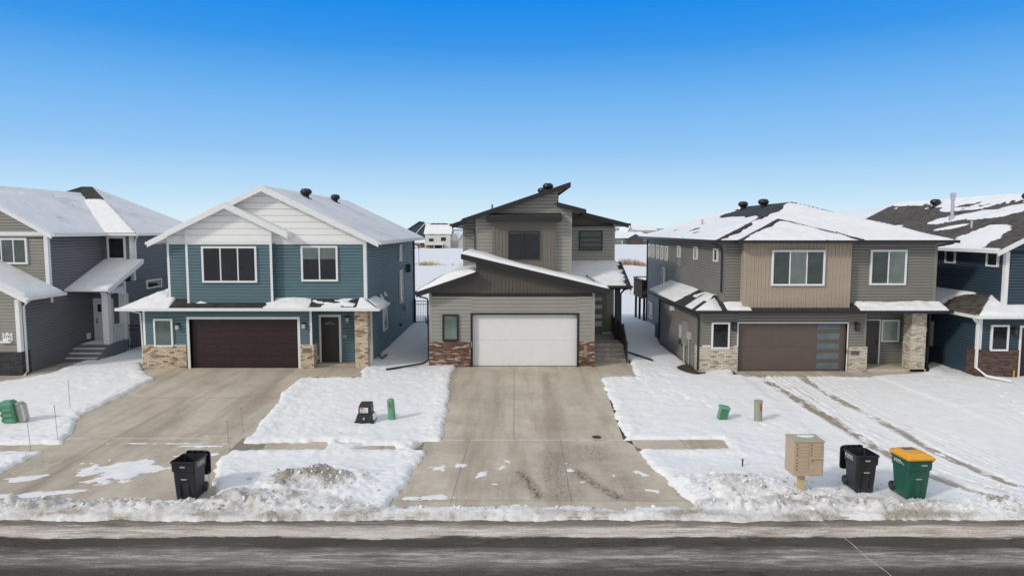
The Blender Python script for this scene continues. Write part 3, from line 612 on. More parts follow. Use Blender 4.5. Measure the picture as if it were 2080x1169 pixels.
# road with its gutter; kerb is a real step
mb = MB(); mb.face([(-160, 4.6, 0), (160, 4.6, 0), (160, 15.82, 0), (-160, 15.82, 0)])
tag(mb.build('road', M['asphalt']), kind='structure')
mb = MB(); mb.box(-160, 160, 15.82, 16.0, -.1, .055); mb.box(-160, 160, 4.42, 4.6, -.1, .125)
tag(mb.build('kerb', M['concrete'], bevel=.02), kind='structure')
mb = MB(); pts = [(7.318,15.844), (7.444,15.111), (7.501,14.544), (7.505,13.82), (7.584,13.301), (7.604,12.726), (9.3, 10.5), (9.0, 8.0)]
for i in range(len(pts) - 1):
    (ax, ay), (bx, by) = pts[i], pts[i + 1]; n = 6
    for k in range(n):
        w0 = .014 + .012 * random.random(); a = (ax + (bx - ax) * k / n, ay + (by - ay) * k / n); b = (ax + (bx - ax) * (k + 1) / n, ay + (by - ay) * (k + 1) / n)
        mb.face([(a[0] - w0 * .5, a[1], .004), (a[0] + w0 * .5, a[1] + w0 * .4, .004), (b[0] + w0 * .5, b[1] + w0 * .4, .004), (b[0] - w0 * .5, b[1], .004)])
tag(mb.build('road_crack', plain('salt_filled_crack', (.50, .48, .45), .9, .25, 6)), kind='structure')
# concrete: driveways, pavement, path
def slab_grid(name, left, right, lift=0.0, marks=(), res=.12):
    n = max(2, int((left[-1][1] - left[0][1]) / res))
    ly = [p[1] for p in left]; lx = [p[0] for p in left]; ry = [p[1] for p in right]; rx = [p[0] for p in right]
    yy = np.linspace(ly[0], ly[-1], n + 1); k = 70
    x0 = np.interp(yy, ly, lx); x1 = np.interp(yy, ry, rx); t = np.linspace(0, 1, k + 1)
    Xg = x0[:, None] + (x1 - x0)[:, None] * t[None]; Yg = np.repeat(yy[:, None], k + 1, 1)
    Zg = zb(Xg, Yg) + lift; at = np.zeros_like(Xg)
    for (mx_, my_, wd, st) in marks:
        cx = np.interp(Yg, my_, mx_); inside = (Yg > my_[0]) & (Yg < my_[-1]); at = np.maximum(at, st * np.exp(-((Xg - cx) / wd) ** 2) * smooth(Yg, my_[0], my_[0] + .3) * (1 - smooth(Yg, my_[-1] - .6, my_[-1])))
    co = np.stack([Xg, Yg, Zg], -1).reshape(-1, 3); me = bpy.data.meshes.new(name)
    q = [[r * (k + 1) + c, r * (k + 1) + c + 1, (r + 1) * (k + 1) + c + 1, (r + 1) * (k + 1) + c] for r in range(n) for c in range(k)]
    me.from_pydata([tuple(v) for v in co], [], q); A = me.attributes.new('dirt', 'FLOAT', 'POINT'); A.data.foreach_set('value', at.reshape(-1).astype(np.float32))
    me.materials.append(M['concrete']); o = bpy.data.objects.new(name, me); COL.objects.link(o); return tag(o, kind='structure')
def joint(mb, a, b, wd=.007, lift=.004):
    n = 24; a = Vector((*a, 0)); b = Vector((*b, 0)); d = (b - a).normalized(); nn = Vector((-d.y, d.x, 0)) * wd
    for i in range(n):
        p, q = a + (b - a) * i / n, a + (b - a) * (i + 1) / n
        c4 = [p + nn, p - nn, q - nn, q + nn]; mb.face([(v.x, v.y, float(zb(v.x, v.y)) + lift) for v in c4])
mkC = [([.75, .55, .35, .1], [16.7, 17.6, 18.3, 19.0], .16, 1.25), ([2.9, 2.45, 2.0, 1.7], [16.6, 17.4, 18.2, 19.1], .20, 1.0), ([1.3, 1.25, 1.2], [16.6, 18.2, 20.5], .5, .5), ([2.4, 2.5, 2.3], [19.3, 20.0, 21.2], .6, .55), ([-.2, -.1, .2], [16.6, 17.5, 19], .5, .3), ([3.4, 3.0, 2.6], [16.6, 18.0, 19.6], .4, .35), ([-.6, -.7, -.7], [22, 27, 31], .28, .24), ([1.6, 1.5, 1.5], [22, 27, 31], .3, .24)]
slab_grid('driveway_middle', [(-4.75, 16.0), (-4.2, 16.8), (-3.0, 20.4), (-2.7, 21.3), (-2.75, 31.6)], [(6.0, 16.0), (5.3, 16.8), (4.0, 20.4), (3.55, 21.3), (3.9, 29.1), (3.9, 31.6)], 0, mkC)
slab_grid('front_walk_middle', [(3.9, 29.15), (3.9, 32.5)], [(5.62, 29.15), (5.62, 32.5)])
mkT = [([-11.5, -12.6, -13.0], [22, 26, 30.5], .35, .22), ([-9.6, -9.8, -10.2], [22, 26, 30.5], .35, .22), ([-14.5, -13.2], [17.2, 20.0], .6, .34), ([-9.6, -10.4], [17.0, 20.4], .4, .25)]
slab_grid('driveway_left', [(-19.6, 16.0), (-18.2, 17.2), (-16.8, 20.4), (-16.4, 21.3), (-16.5, 30.6)], [(-7.2, 16.0), (-7.3, 17.2), (-7.6, 20.4), (-7.8, 21.3), (-8.4, 28.8), (-8.9, 28.95), (-8.9, 30.6)], 0, mkT)
slab_grid('front_walk_left', [(-8.9, 28.9), (-8.9, 30.5)], [(-6.4, 28.9), (-6.4, 30.5)])
slab_grid('driveway_right', [(9.0, 16.0), (9.7, 20.4), (10.0, 21.3), (10.0, 30.5)], [(17.8, 16.0), (16.4, 20.4), (15.8, 21.3), (15.9, 30.5)], 0, [([11.4, 11.1, 10.9], [16.5, 22, 30], .4, .5), ([13.4, 12.8, 12.6], [16.5, 22, 30], .4, .5)])
slab_grid('front_walk_right', [(15.9, 29.4), (15.9, 30.5)], [(18.7, 29.4), (18.7, 30.5)])
slab_grid('path_grey_house', [(-27, 27.5), (-27, 33.6)], [(-19.9, 27.5), (-19.9, 33.6)])
for nm, a, b in (('sidewalk', -34, -16.85), ('sidewalk', -8.6, -2.75), ('sidewalk', 3.8, 9.85), ('sidewalk', 16.3, 34)):
    slab_grid(nm, [(a, 20.25), (a, 21.35)], [(b, 20.25), (b, 21.35)])
mb = MB()
for a, b in (((.06, 21.3), (.1, 31.4)), ((-2.7, 21.3), (3.55, 21.3)), ((-2.72, 26.0), (3.75, 26.0)), ((-1.55, 16.6), (-1.35, 21.3)), ((1.5, 16.6), (1.55, 21.3)), ((-3.6, 16.75), (5.2, 16.75)), ((3.9, 29.2), (3.9, 31.4)),
             ((-12.7, 21.3), (-12.1, 30.4)), ((-16.4, 21.3), (-8.9, 21.3)), ((-16.4, 25.8), (-8.9, 25.8)), ((-12.7, 17), (-12.7, 21.3)), ((-8.9, 28.9), (-8.9, 30.3)),
             ((5.4, 20.25), (5.4, 21.35)), ((7.0, 20.25), (7.0, 21.35)), ((-7.0, 20.25), (-7.0, 21.35)), ((-5.5, 20.25), (-5.5, 21.35)), ((-4.0, 20.25), (-4.0, 21.35))):
    joint(mb, a, b)
tag(mb.build('paving_joints', M['joint']), kind='structure')
# distant low hills
def hills(name, pts, y, dy, mat):
    mb = MB(); n = len(pts)
    for i in range(n - 1):
        (x0, h0), (x1, h1) = pts[i], pts[i + 1]
        for k in range(8):
            a0, a1 = k / 8, (k + 1) / 8; f0, f1 = math.sin(a0 * math.pi / 2), math.sin(a1 * math.pi / 2)
            mb.face([(x0, y + dy * a0, .4 + h0 * f0), (x1, y + dy * a0, .4 + h1 * f0), (x1, y + dy * a1, .4 + h1 * f1), (x0, y + dy * a1, .4 + h0 * f1)])
    return tag(mb.build(name, mat, smooth_=True), kind='structure')
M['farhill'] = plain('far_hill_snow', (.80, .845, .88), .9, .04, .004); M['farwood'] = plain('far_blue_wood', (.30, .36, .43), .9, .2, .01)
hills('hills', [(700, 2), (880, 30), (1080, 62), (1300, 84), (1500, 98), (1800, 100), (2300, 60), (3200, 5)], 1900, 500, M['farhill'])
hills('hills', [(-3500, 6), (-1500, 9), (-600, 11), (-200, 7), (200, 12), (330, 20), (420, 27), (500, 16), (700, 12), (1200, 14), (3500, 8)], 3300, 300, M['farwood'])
# ------------------------------------------------------------------ house building blocks
def trim_v(mb, fr, u, z0, z1, wd=.10, d=.045): mb.lbox(fr, u - wd / 2, u + wd / 2, z0, z1, -.02, d)
def corner_trim(mb, x, y, z0, z1, sx, wd=.10, t=.04):          # outside corner board, sx = side it faces (+1 right, -1 left)
    mb.box(x - (wd if sx > 0 else t), x + (t if sx > 0 else wd), y - t, y + wd, z0, z1)
def wall_obj(root, mat, laps, boxes=(), ex=.14, name='wall', battens=()):
    mb = MB()
    for b in boxes: mb.box(*b)
    for fr, poly in laps: lap(mb, fr, poly, ex)
    for fr, poly in battens: batten(mb, fr, poly)
    return mb.build(name, mat, root)
def door_frame(root, fr, u0, u1, z0, z1, mat, wd=.11, d=.05, depth=.22, jamb=None):
    mb = MB(); mb.lbox(fr, u0 - wd, u0, z0, z1 + wd, -depth, d); mb.lbox(fr, u1, u1 + wd, z0, z1 + wd, -depth, d); mb.lbox(fr, u0, u1, z1, z1 + wd, -depth, d)
    return mb.build('door_frame', M[mat], root)
def garage_panelled(root, fr, u0, u1, z0, z1, mat, rows=4, cols=8, depth=-.16):
    mb = MB(); h = (z1 - z0) / rows; w_ = (u1 - u0) / cols
    for r in range(rows): mb.lbox(fr, u0, u1, z0 + r * h + .006, z0 + (r + 1) * h - .006, depth - .05, depth)
    mb.lbox(fr, u0, u1, z0, z1, depth - .06, depth - .012)
    for r in range(rows):
        for c in range(cols):
            a, b, e, g = u0 + c * w_ + .07, u0 + (c + 1) * w_ - .07, z0 + r * h + .10, z0 + (r + 1) * h - .10
            o = [fr(a, e, depth + .0005), fr(b, e, depth + .0005), fr(b, g, depth + .0005), fr(a, g, depth + .0005)]
            k = [fr(a + .03, e + .03, depth - .018), fr(b - .03, e + .03, depth - .018), fr(b - .03, g - .03, depth - .018), fr(a + .03, g - .03, depth - .018)]
            j = [fr(a + .06, e + .06, depth + .004), fr(b - .06, e + .06, depth + .004), fr(b - .06, g - .06, depth + .004), fr(a + .06, g - .06, depth + .004)]
            mb.add([p + fr.N * .001 for p in o] + [p + fr.N * .012 for p in k] + j, [[q, (q + 1) % 4, (q + 1) % 4 + 4, q + 4] for q in range(4)] + [[q + 4, (q + 1) % 4 + 4, (q + 1) % 4 + 8, q + 8] for q in range(4)] + [[8, 9, 10, 11]])
    return mb.build('garage_door', mat, root, recalc=False)
def garage_flush(root, fr, u0, u1, z0, z1, mat, rows=4, depth=-.16):
    mb = MB(); h = (z1 - z0) / rows
    for r in range(rows): mb.lbox(fr, u0, u1, z0 + r * h + .004, z0 + (r + 1) * h - .004, depth - .05, depth)
    mb.lbox(fr, u0, u1, z0, z1, depth - .06, depth - .012)
    n = 26
    for i in range(n):
        z = z0 + (z1 - z0) * (i + .5) / n; mb.lbox(fr, u0 + .01, u1 - .01, z - .028, z + .028, depth - .001, depth + .002)
    return mb.build('garage_door', mat, root)
def eave_gutter(root, segs, mat, r=.06, name='gutter'):
    mb = MB()
    for a, b in segs: mb.beam(a, b, .12, .125)
    return mb.build_split(name, mat, root)
def downspout(root, pts, mat, r=.05):
    mb = MB(); mb.tube(pts, r, sq=True); return mb.build('downspout', mat, root)
def roof_obj(root, faces, mat, th=.10, name='roof'):
    mb = MB()
    for f in faces: mb.slab(f, th)
    return mb.build(name, mat, root)
def soffit_obj(root, faces, mat, drop=.14):
    mb = MB()
    for f in faces: mb.face([(p[0], p[1], p[2] - drop) for p in f])
    return mb.build('soffit', mat, root)
def fascia_obj(root, segs, mat, ht=.2, wd=.05):
    mb = MB()
    for a, b in segs: mb.beam(a, b, wd, ht)
    return mb.build_split('fascia', mat, root)

# ================================================================== HOUSE WITH TEAL SIDING
rt = thing('house', (-11, 30.5, .6), 'teal two-storey house with white gables, maroon garage door and cream brick base', 'house')
T = M['teal']; W = M['white']; F = front(30.5); FU = front(30.75); FB = front(30.45); FE = front(31.5); FEd = front(31.45)
zd = 2.89; zs = 3.43
brt = 1.740
mp = lambda x: 8.78 - .48 * abs(x + 11.04)                      # main roof line (underside)
bp = lambda x: 8.02 - .48 * abs(x + 12.57)
xb0, xb1 = -14.533, -10.686
wall_obj(rt, T, [(F, rect(-16.6, -14.53, .6, 3.4)), (F, rect(-9.65, -9.0, .6, 3.4)), (F, rect(-14.53, -9.65, zd, 3.4)), (FE, rect(-9.0, -6.6, .65, 3.35)), (rside(-9.0), rect(30.5, 31.5, .65, 3.35)),
              (FU, rect(-15.5, -6.6, 3.5, 6.3)), (FB, rect(xb0, xb1, 3.5, 6.28)), (rside(-6.6), rect(31.5, 45.5, .4, 6.38)), (rside(-6.6), rect(30.75, 31.5, 3.3, 6.38)), (lside(-16.6), rect(30.5, 40, .4, 3.4)), (lside(-15.5), rect(30.75, 45.5, 3.4, 6.38)), (rside(xb1), rect(30.45, 30.75, 3.5, 6.28))],
         [(-16.6, -9.0, 30.80, 45, .0, 3.4), (-16.6, -14.53, 30.505, 30.9, 0, 3.4), (-9.65, -9.0, 30.505, 30.9, 0, 3.4), (-14.53, -9.65, 30.505, 30.9, zd, 3.4), (-9.01, -6.61, 31.51, 45.5, .0, 3.4), (-15.49, -6.61, 30.76, 45.49, 3.35, 6.36), (xb0 + .01, xb1 - .01, 30.46, 30.9, 3.45, 6.3)], .142)
gb = 6.374
mbw = MB(); lap(mbw, FU, [(-15.5, gb), (-6.6, gb), (-6.6, mp(-6.6)), (-11.04, mp(-11.04)), (-15.5, mp(-15.5))], .29, .05)
lap(mbw, FB, [(xb0, gb), (xb1, gb), (xb1, bp(xb1)), (-12.57, bp(-12.57)), (xb0, bp(xb0))], .29, .05)
mbw.prism([(-15.5, 30.76, 6.3), (-6.6, 30.76, 6.3), (-11.04, 30.76, 8.75)], (0, 14.7, 0)); mbw.prism([(xb0, 30.46, 6.28), (xb1, 30.46, 6.28), (xb1, 30.46, bp(xb1) - .02), (-12.57, 30.46, 7.98), (xb0, 30.46, bp(xb0) - .02)], (0, .5, 0))
mbw.build('gable_wall', M['whiteboard'], rt)
mbt = MB()
for u, fr, a, b in ((-15.46, FU, 3.6, 6.3), (-6.64, FU, 3.7, 6.38), (xb0 + .05, FB, 3.55, 6.9), (xb1 - .05, FB, 3.55, 6.9), (-16.55, F, brt, 3.4), (-9.05, F, brt, 3.4)): trim_v(mbt, fr, u, a, b)
mbt.lbox(FU, -15.5, -6.6, gb - .13, gb, 0, .04); mbt.lbox(FB, xb0 + .1, xb1 - .1, gb - .13, gb, 0, .04)
mbt.box(-6.59, -6.55, 30.71, 30.85, 3.6, 6.38); mbt.box(-6.70, -6.56, 31.46, 31.62, .6, 3.35)
mbt.build_split('corner_trim', W, rt)
mbb = MB(); mbb.box(-16.66, -14.68, 30.42, 30.52, .3, brt); mbb.box(-16.66, -16.58, 30.52, 31.2, .3, brt); mbb.box(-9.54, -8.94, 30.42, 30.52, .3, brt); mbb.box(-8.998, -8.94, 30.52, 31.0, .3, brt)
mbb.build_split('brick_base', M['tanbrick'], rt)
mbb = MB(); mbb.box(-7.08, -6.5, 30.45, 31.0, .55, 3.3); mbb.build('brick_column', M['tanbrick'], rt)
mbb = MB(); mbb.box(-9.0, -6.45, 30.42, 31.52, .3, .66); mbb.box(-9.0, -6.6, 31.0, 31.52, .60, .74); mbb.build('porch_slab', M['concrete'], rt, bevel=.012)
door_frame(rt, F, -14.53, -9.65, .6, zd, 'white', .11, .05, .25)
garage_panelled(rt, F, -14.53, -9.65, .655, zd, M['maroon'])
window(rt, F, -16.102, -15.247, 1.647, 2.911, 1, fill='curtain', glass='paleglass')  # green fill paints in the snow this pane reflects
window(rt, FB, -13.806, -11.361, 4.545, 6.159, 3, fw=.085)
window(rt, FU, -9.479, -7.829, 4.578, 6.173, 2, fw=.085, blinds=[('paleblind', .36), ('paleblind', .36)])
# entry door
ud0, ud1 = -8.867, -8.041; zdt = 2.866
door_frame(rt, FE, ud0, ud1, .74, zdt, 'white', .10, .05, .05)
mbd = MB(); mbd.lbox(FEd, ud0, ud1, .74, zdt, -.03, .012)
hw = (ud1 - ud0)
for c in range(2):
    for (a, b) in ((.12, .42), (.47, 1.05), (1.12, 1.55)):
        u = ud0 + .09 + c * (hw - .18 + .04) / 2; mbd.lbox(FEd, u, u + (hw - .22) / 2, .80 + a, .80 + b, .01, .022)
dr = mbd.build('front_door', M['darkdoor'], rt, bevel=.004)
mbd = MB(); n = 10; cu_, cz_ = (ud0 + ud1) / 2, zdt - .36
for i in range(3):
    a0, a1 = math.pi * (i / 3 + .03), math.pi * ((i + 1) / 3 - .03); arc = [(cu_ + r * math.cos(a0 + (a1 - a0) * k / 5), cz_ + r * .62 * math.sin(a0 + (a1 - a0) * k / 5)) for r, ks in ((.24, range(6)), (.07, range(5, -1, -1))) for k in ks]
    mbd.face([FEd(a, b, .016) for a, b in arc])
mbd.build('fanlight', M['frosted'], dr)
mbd = MB(); mbd.lbox(FEd, ud1 - .09, ud1 - .035, 1.45, 1.90, .012, .07); mbd.build('handle', M['blackmetal'], dr, bevel=.01)
sconce(rt, F, -15.014, 2.480); sconce(rt, F, -9.348, 2.525); sconce(rt, FE, -7.620, 2.681)
mbd = MB(); u, z = -7.774, 1.965; mbd.lbox(FE, u - .06, u - .02, z - .07, z + .07, .03, .05); mbd.lbox(FE, u + .02, u + .06, z - .07, z + .07, .03, .05); mbd.build('door_plate', M['pipe'], rt)
mbd = MB(); mbd.lbox(rside(-9.0), 31.1, 31.2, .95, 1.12, .03, .07); mbd.build('outlet', M['white'], rt)
pf = front(30.42); mbd = MB(); pu, pz = -9.24, 1.484; mbd.lbox(pf, pu - .21, pu + .21, pz - .115, pz + .115, 0, .02); pq = mbd.build('house_number', M['plaque'], rt, bevel=.006)
text_mesh('numerals', '2736', .17, pf, pu, pz, .021, M['numerals'], pq)
# roofs
ev = 6.40; mr = lambda x: 8.85 - .48 * abs(x + 11.04)
RF = [[(-11.04, 30.3, 8.85), (-5.94, 30.3, 6.40), (-5.94, 46.0, 6.40), (-11.04, 46.0, 8.85)], [(-11.04, 30.3, 8.85), (-16.14, 30.3, 6.40), (-16.14, 46.0, 6.40), (-11.04, 46.0, 8.85)]]
br_ = lambda x: 8.09 - .48 * abs(x + 12.57)
RB = [[(-12.57, 30.0, 8.09), (-9.85, 30.0, br_(-9.85)), (-9.85, 30.76, br_(-9.85)), (-12.57, 30.76, 8.09)], [(-12.57, 30.0, 8.09), (-15.2, 30.0, br_(-15.2)), (-15.2, 30.76, br_(-15.2)), (-12.57, 30.76, 8.09)]]
roof_obj(rt, RF + RB, M['roof_dusted'], .08)
soffit_obj(rt, RF + RB, W, .13)
fascia_obj(rt, [((-11.04, 30.29, 8.80), (-5.92, 30.29, 6.345)), ((-11.04, 30.29, 8.80), (-16.16, 30.29, 6.345)), ((-12.57, 29.99, 8.04), (-9.83, 29.99, br_(-9.83) - .05)), ((-12.57, 29.99, 8.04), (-15.22, 29.99, br_(-15.22) - .05)), ((-9.84, 30.0, br_(-9.84) - .02), (-9.84, 30.74, br_(-9.84) - .02)), ((-15.21, 30.0, br_(-15.21) - .02), (-15.21, 30.74, br_(-15.21) - .02))], W, .22)
eave_gutter(rt, [((-5.88, 30.3, 6.36), (-5.88, 46, 6.36)), ((-16.2, 30.3, 6.36), (-16.2, 46, 6.36))], W)
SK = [[(-17.4, 30.0, 3.43), (-5.96, 30.0, 3.43), (-6.6, 30.64, 3.737), (-6.6, 30.8, 3.814), (-15.5, 30.8, 3.814), (-15.5, 31.9, 4.342)], [(-17.4, 30.0, 3.43), (-17.4, 40.3, 3.43), (-15.5, 40.3, 4.342), (-15.5, 31.9, 4.342)], [(-5.96, 30.0, 3.43), (-5.96, 32.5, 3.43), (-6.6, 32.5, 3.737), (-6.6, 30.64, 3.737)]]
sk = roof_obj(rt, SK, M['roof_dark'], .06, 'porch_roof')
mbs = MB(); mbs.face([(-17.4, 30.0, 3.33), (-5.96, 30.0, 3.33), (-5.96, 32.5, 3.33), (-6.6, 32.5, 3.33), (-6.6, 40, 3.33), (-17.4, 40, 3.33)]); mbs.build('soffit', W, rt)
eave_gutter(rt, [((-17.46, 29.95, 3.45), (-5.90, 29.95, 3.45)), ((-5.90, 29.9, 3.45), (-5.90, 32.5, 3.45)), ((-17.46, 29.9, 3.45), (-17.46, 40.3, 3.45))], W)
def fn(S, T_):                                                   # drifts on the low roof over the garage
    n_ = fbm(S * 1.3, T_ * 3, 4, 201); x = S - 17.4
    a = np.where(x < -15.2, .9 - .35 * smooth(x, -16.2, -15.4) * (T_ < .55), -1.0)
    a = np.maximum(a, 1.0 - ((x + 10.0) / .95) ** 2 + .2 * n_)
    a = np.maximum(a, np.where((x > -9.4) & (x < -6.4), .25 + 1.8 * n_ - .5 * np.abs(x + 8), -1)); a = np.maximum(a, np.where(x > -6.9, .8, -1))
    a = np.maximum(a, 1 - ((x + 13.9) / .35) ** 2 - ((T_ - .55) / .12) ** 2); a = np.maximum(a, np.where(T_ < .10 + .06 * n_, np.where(x > -11, .55, -.5), -1))
    return .09 * np.clip(a + .25 * fbm(S * 4, T_ * 9, 4, 205), -1, 1) * (1 + .4 * n_) * (.35 + np.clip(T_, 0, 1))
roof_snow(sk, SK[0], fn, .05, .12); roof_snow(sk, SK[1], lambda S, T_: .05 + .03 * fbm(S, T_, 3, 3), .12); roof_snow(sk, SK[2], lambda S, T_: .06 + .03 * fbm(S * 2, T_ * 2, 3, 9), .06, .1)
roof_vent(rt, (-10.35, 34.6, mr(-10.35) - .02)); roof_vent(rt, (-10.35, 40.3, mr(-10.35) - .02), .95)
downspout(rt, [(-6.0, 30.1, 3.36), (-6.42, 30.9, 3.22), (-6.52, 31.40, 3.05), (-6.50, 31.42, .75), (-6.42, 31.2, .62), (-6.1, 30.6, .6)], W); downspout(rt, [(-17.3, 30.2, 3.36), (-16.75, 30.55, 3.15), (-16.72, 30.6, 1.4), (-16.72, 30.6, .62)], W)
# right-hand wall: narrow windows, vents, lamp
RS = rside(-6.6)
def side_win(root, fr, a, b, z0, z1, **k): return window(root, fr, a, b, z0, z1, 1, **k)
side_win(rt, RS, 39.6, 40.6, 5.05, 6.05, fill='whiteblind', glass='paleglass'); side_win(rt, RS, 39.6, 40.7, 2.6, 4.55, fill='whiteblind', glass='paleglass'); side_win(rt, RS, 34.4, 35.4, 1.75, 3.05, fill='whiteblind', glass='paleglass')
for y_, z_ in ((34.0, 3.58), (35.0, 3.62)):
    mbv = MB(); mbv.add([RS(y_ - .11, z_ - .1, .02), RS(y_ + .11, z_ - .1, .02), RS(y_ + .11, z_ + .14, .02), RS(y_ - .11, z_ + .14, .02), RS(y_ - .11, z_ - .12, .20), RS(y_ + .11, z_ - .12, .20)], [[0, 1, 2, 3], [3, 2, 5, 4], [0, 3, 4], [1, 5, 2], [0, 4, 5, 1]]); mbv.build('vent_hood', W, rt)
mbv = MB(); mbv.lbox(RS, 42.5, 42.9, 4.25, 4.75, .02, .28); mbv.build('wall_light', M['darkgrey'], rt, bevel=.03)
mbv = MB(); mbv.lbox(RS, 41.2, 41.55, 2.0, 2.3, .02, .2); mbv.build('meter_box', M['meter'], rt); mbv = MB(); mbv.lathe([(.09, 0), (.09, .15), (.03, .17)], (-6.59, 39.7, 1.35), 12, (1, 0, 0)); mbv.build('vent_pipe', M['darkgrey'], rt)
mbv = MB(); mbv.box(-6.72, -6.66, 45.36, 45.46, .5, 6.3); mbv.box(-6.58, -6.48, 45.42, 45.54, .4, 6.35); mbv.build_split('rear_downspout', M['darkgrey'], rt)

# ================================================================== GREY HOUSE, FAR LEFT
rg = thing('house', (-24, 30, .5), 'grey two-storey house with white front door, covered porch and snowy hip roof', 'house')
XS = -21.67; XR = -20.1; F = front(29.8); FU = front(31.9); FW = front(36.2); FD = front(35.1)
lr = lambda x: 3.971 + .52 * (-21.05 - x)
gz = lambda x: 9.0 - .58 * abs(x + 25.3)
brt = 1.529
wall_obj(rg, M['olive'], [(F, [(-30, .4), (XS, .4), (XS, lr(XS) - .12), (-30, lr(-30) - .12)]), (FU, rect(-30, XS, 3.3, 6.55)), (FU, [(-28.9, 6.5), (XS, 6.5), (XS, gz(XS) - .15), (-25.3, gz(-25.3) - .15), (-28.9, gz(-28.9) - .15)])], [(-30, XS - .01, 31.91, 32.2, 3, 6.8), (-30, XS - .01, 29.81, 30.1, 0, 3.2)], .145)
wall_obj(rg, M['grey_side'], [(rside(XS), rect(29.8, 35.1, .3, 3.9)), (rside(XS), rect(31.9, 36.2, 3.85, 6.75)), (FD, rect(XS, XR, 1.2, 4.2)), (FW, rect(XS, XR, 3.9, 6.75)), (rside(XR), rect(35.1, 44, .3, 4.2)), (rside(XR), rect(36.2, 44, 4.15, 6.75))],
         [(-30, XS - .005, 29.9, 46, 0, 3.95), (-30, XS - .005, 32.0, 46, 3.2, 6.75), (-30, XR - .01, 35.12, 44, 0, 4.2), (-30, XR - .01, 36.22, 44, 4.1, 6.75)], .14, 'side_wall')
mbt = MB(); corner_trim(mbt, XS, 31.9, 3.5, 6.75, 1, .14); corner_trim(mbt, XS, 29.8, brt, 3.85, 1, .14); corner_trim(mbt, XR, 36.2, 4.2, 6.75, 1, .14)
mbt.lbox(FU, -30, XS - .14, 6.62, 6.80, 0, .04); mbt.build_split('corner_trim', W, rg)
mbb = MB(); mbb.box(-30, XS + .06, 29.72, 29.82, .2, brt); mbb.box(XS - .01, XS + .06, 29.82, 30.3, .2, brt); mbb.build_split('brick_base', M['darkbrick'], rg)
window(rg, FU, -24.4, -22.564, 5.295, 6.511, 3, fill='curtain', fw=.09)
window(rg, FW, -21.388, -20.410, 5.314, 6.537, 1, fw=.10, bar=.05)
side_win(rg, rside(XR), 37.3, 38.9, 3.65, 4.15, fw=.08)
for y_ in (42.2, 43.0):
    mbv = MB(); mbv.lbox(rside(XR), y_, y_ + .3, 3.55, 3.8, .02, .14); mbv.build('vent_hood', W, rg)
# roofs
GA = [[(-21.1, 31.5, 6.55), (-21.1, 36.4, 6.55), (-25.3, 42.5, 9.0), (-25.3, 31.5, 9.0)], [(-29.5, 31.5, 6.55), (-29.5, 44, 6.55), (-25.3, 44, 9.0), (-25.3, 31.5, 9.0)]]
PK = (-25.1, 41.2, 9.45); PK2 = (-25.6, 41.0, 9.45)
GH = [[(-30.4, 35.8, 6.72), (-19.65, 35.8, 6.72), PK, PK2], [(-19.65, 35.8, 6.72), (-19.65, 44.5, 6.72), PK], [(-19.65, 44.5, 6.72), (-30.4, 44.5, 6.72), PK2, PK]]
GA[0] = [(-21.2, 31.5, 6.72), (-21.2, 37.2, 6.72), (-25.3, 41.3, 9.05), (-25.3, 31.5, 9.05)]; GA[1] = [(-29.4, 31.5, 6.72), (-29.4, 44, 6.72), (-25.3, 44, 9.05), (-25.3, 31.5, 9.05)]
GL = [[(-21.05, 29.4, lr(-21.05)), (-21.05, 33.1, lr(-21.05)), (-23.8, 31.95, lr(-23.8)), (-27, 31.95, lr(-27)), (-27, 29.4, lr(-27))]]
GL = [[(-21.05, 29.4, lr(-21.05)), (-21.05, 31.98, lr(-21.05)), (-25, 31.98, lr(-25)), (-25, 29.4, lr(-25))]]
GP = [[(-21.66, 32.95, 4.04), (-19.55, 32.95, 4.04), (-19.55, 36.25, 5.34), (-21.66, 36.25, 5.34)]]
rk = roof_obj(rg, [GH[0]], M['roof_dark'], .08); ro = roof_obj(rg, GA + GH[1:] + GL, M['roof_dusted'], .08); pr = roof_obj(rg, GP, M['roof_dusted'], .06, 'porch_roof')
roof_snow(ro, GA[0], lambda S, T_: .015 + .05 * fbm(S * .7, T_ * .7, 5, 5) - .12 * smooth(T_ + .3 * fbm(S * 2, T_ * 4, 4, 6), 4.0, 4.5), .12, .3)
roof_snow(rk, GH[0], lambda S, T_: .06 + .03 * fbm(S * .7, T_ * .7, 4, 15) - .22 * smooth(T_ + .6 * fbm(S * 1.5, T_ * 3, 4, 4), 3.9, 4.6), .07, .1)
roof_snow(pr, GP[0], lambda S, T_: .05 + .03 * fbm(S * 1.4, T_ * 1.4, 4, 25), .08, .2); roof_snow(ro, GL[0], lambda S, T_: .07 + .03 * fbm(S, T_, 4, 35), .1, .2)
soffit_obj(rg, GA + GL + GP + GH[:2], W, .16)
fascia_obj(rg, [((-25.3, 31.49, 9.0), (-21.18, 31.49, 6.68)), ((-25.3, 31.49, 9.0), (-29.4, 31.49, 6.68)), ((-25, 29.39, lr(-25) - .04), (-21.0, 29.39, lr(-21.0) - .04)), ((-19.55, 32.95, 4.02), (-19.55, 36.2, 5.32))], W, .2)
eave_gutter(rg, [((-21.14, 31.5, 6.70), (-21.14, 35.8, 6.70)), ((-21.2, 35.74, 6.70), (-19.6, 35.74, 6.70)), ((-19.59, 35.7, 6.70), (-19.59, 44.5, 6.70)), ((-20.99, 29.4, lr(-21.05)), (-20.99, 31.98, lr(-21.05))), ((-21.62, 32.9, 4.05), (-19.5, 32.9, 4.05))], W)
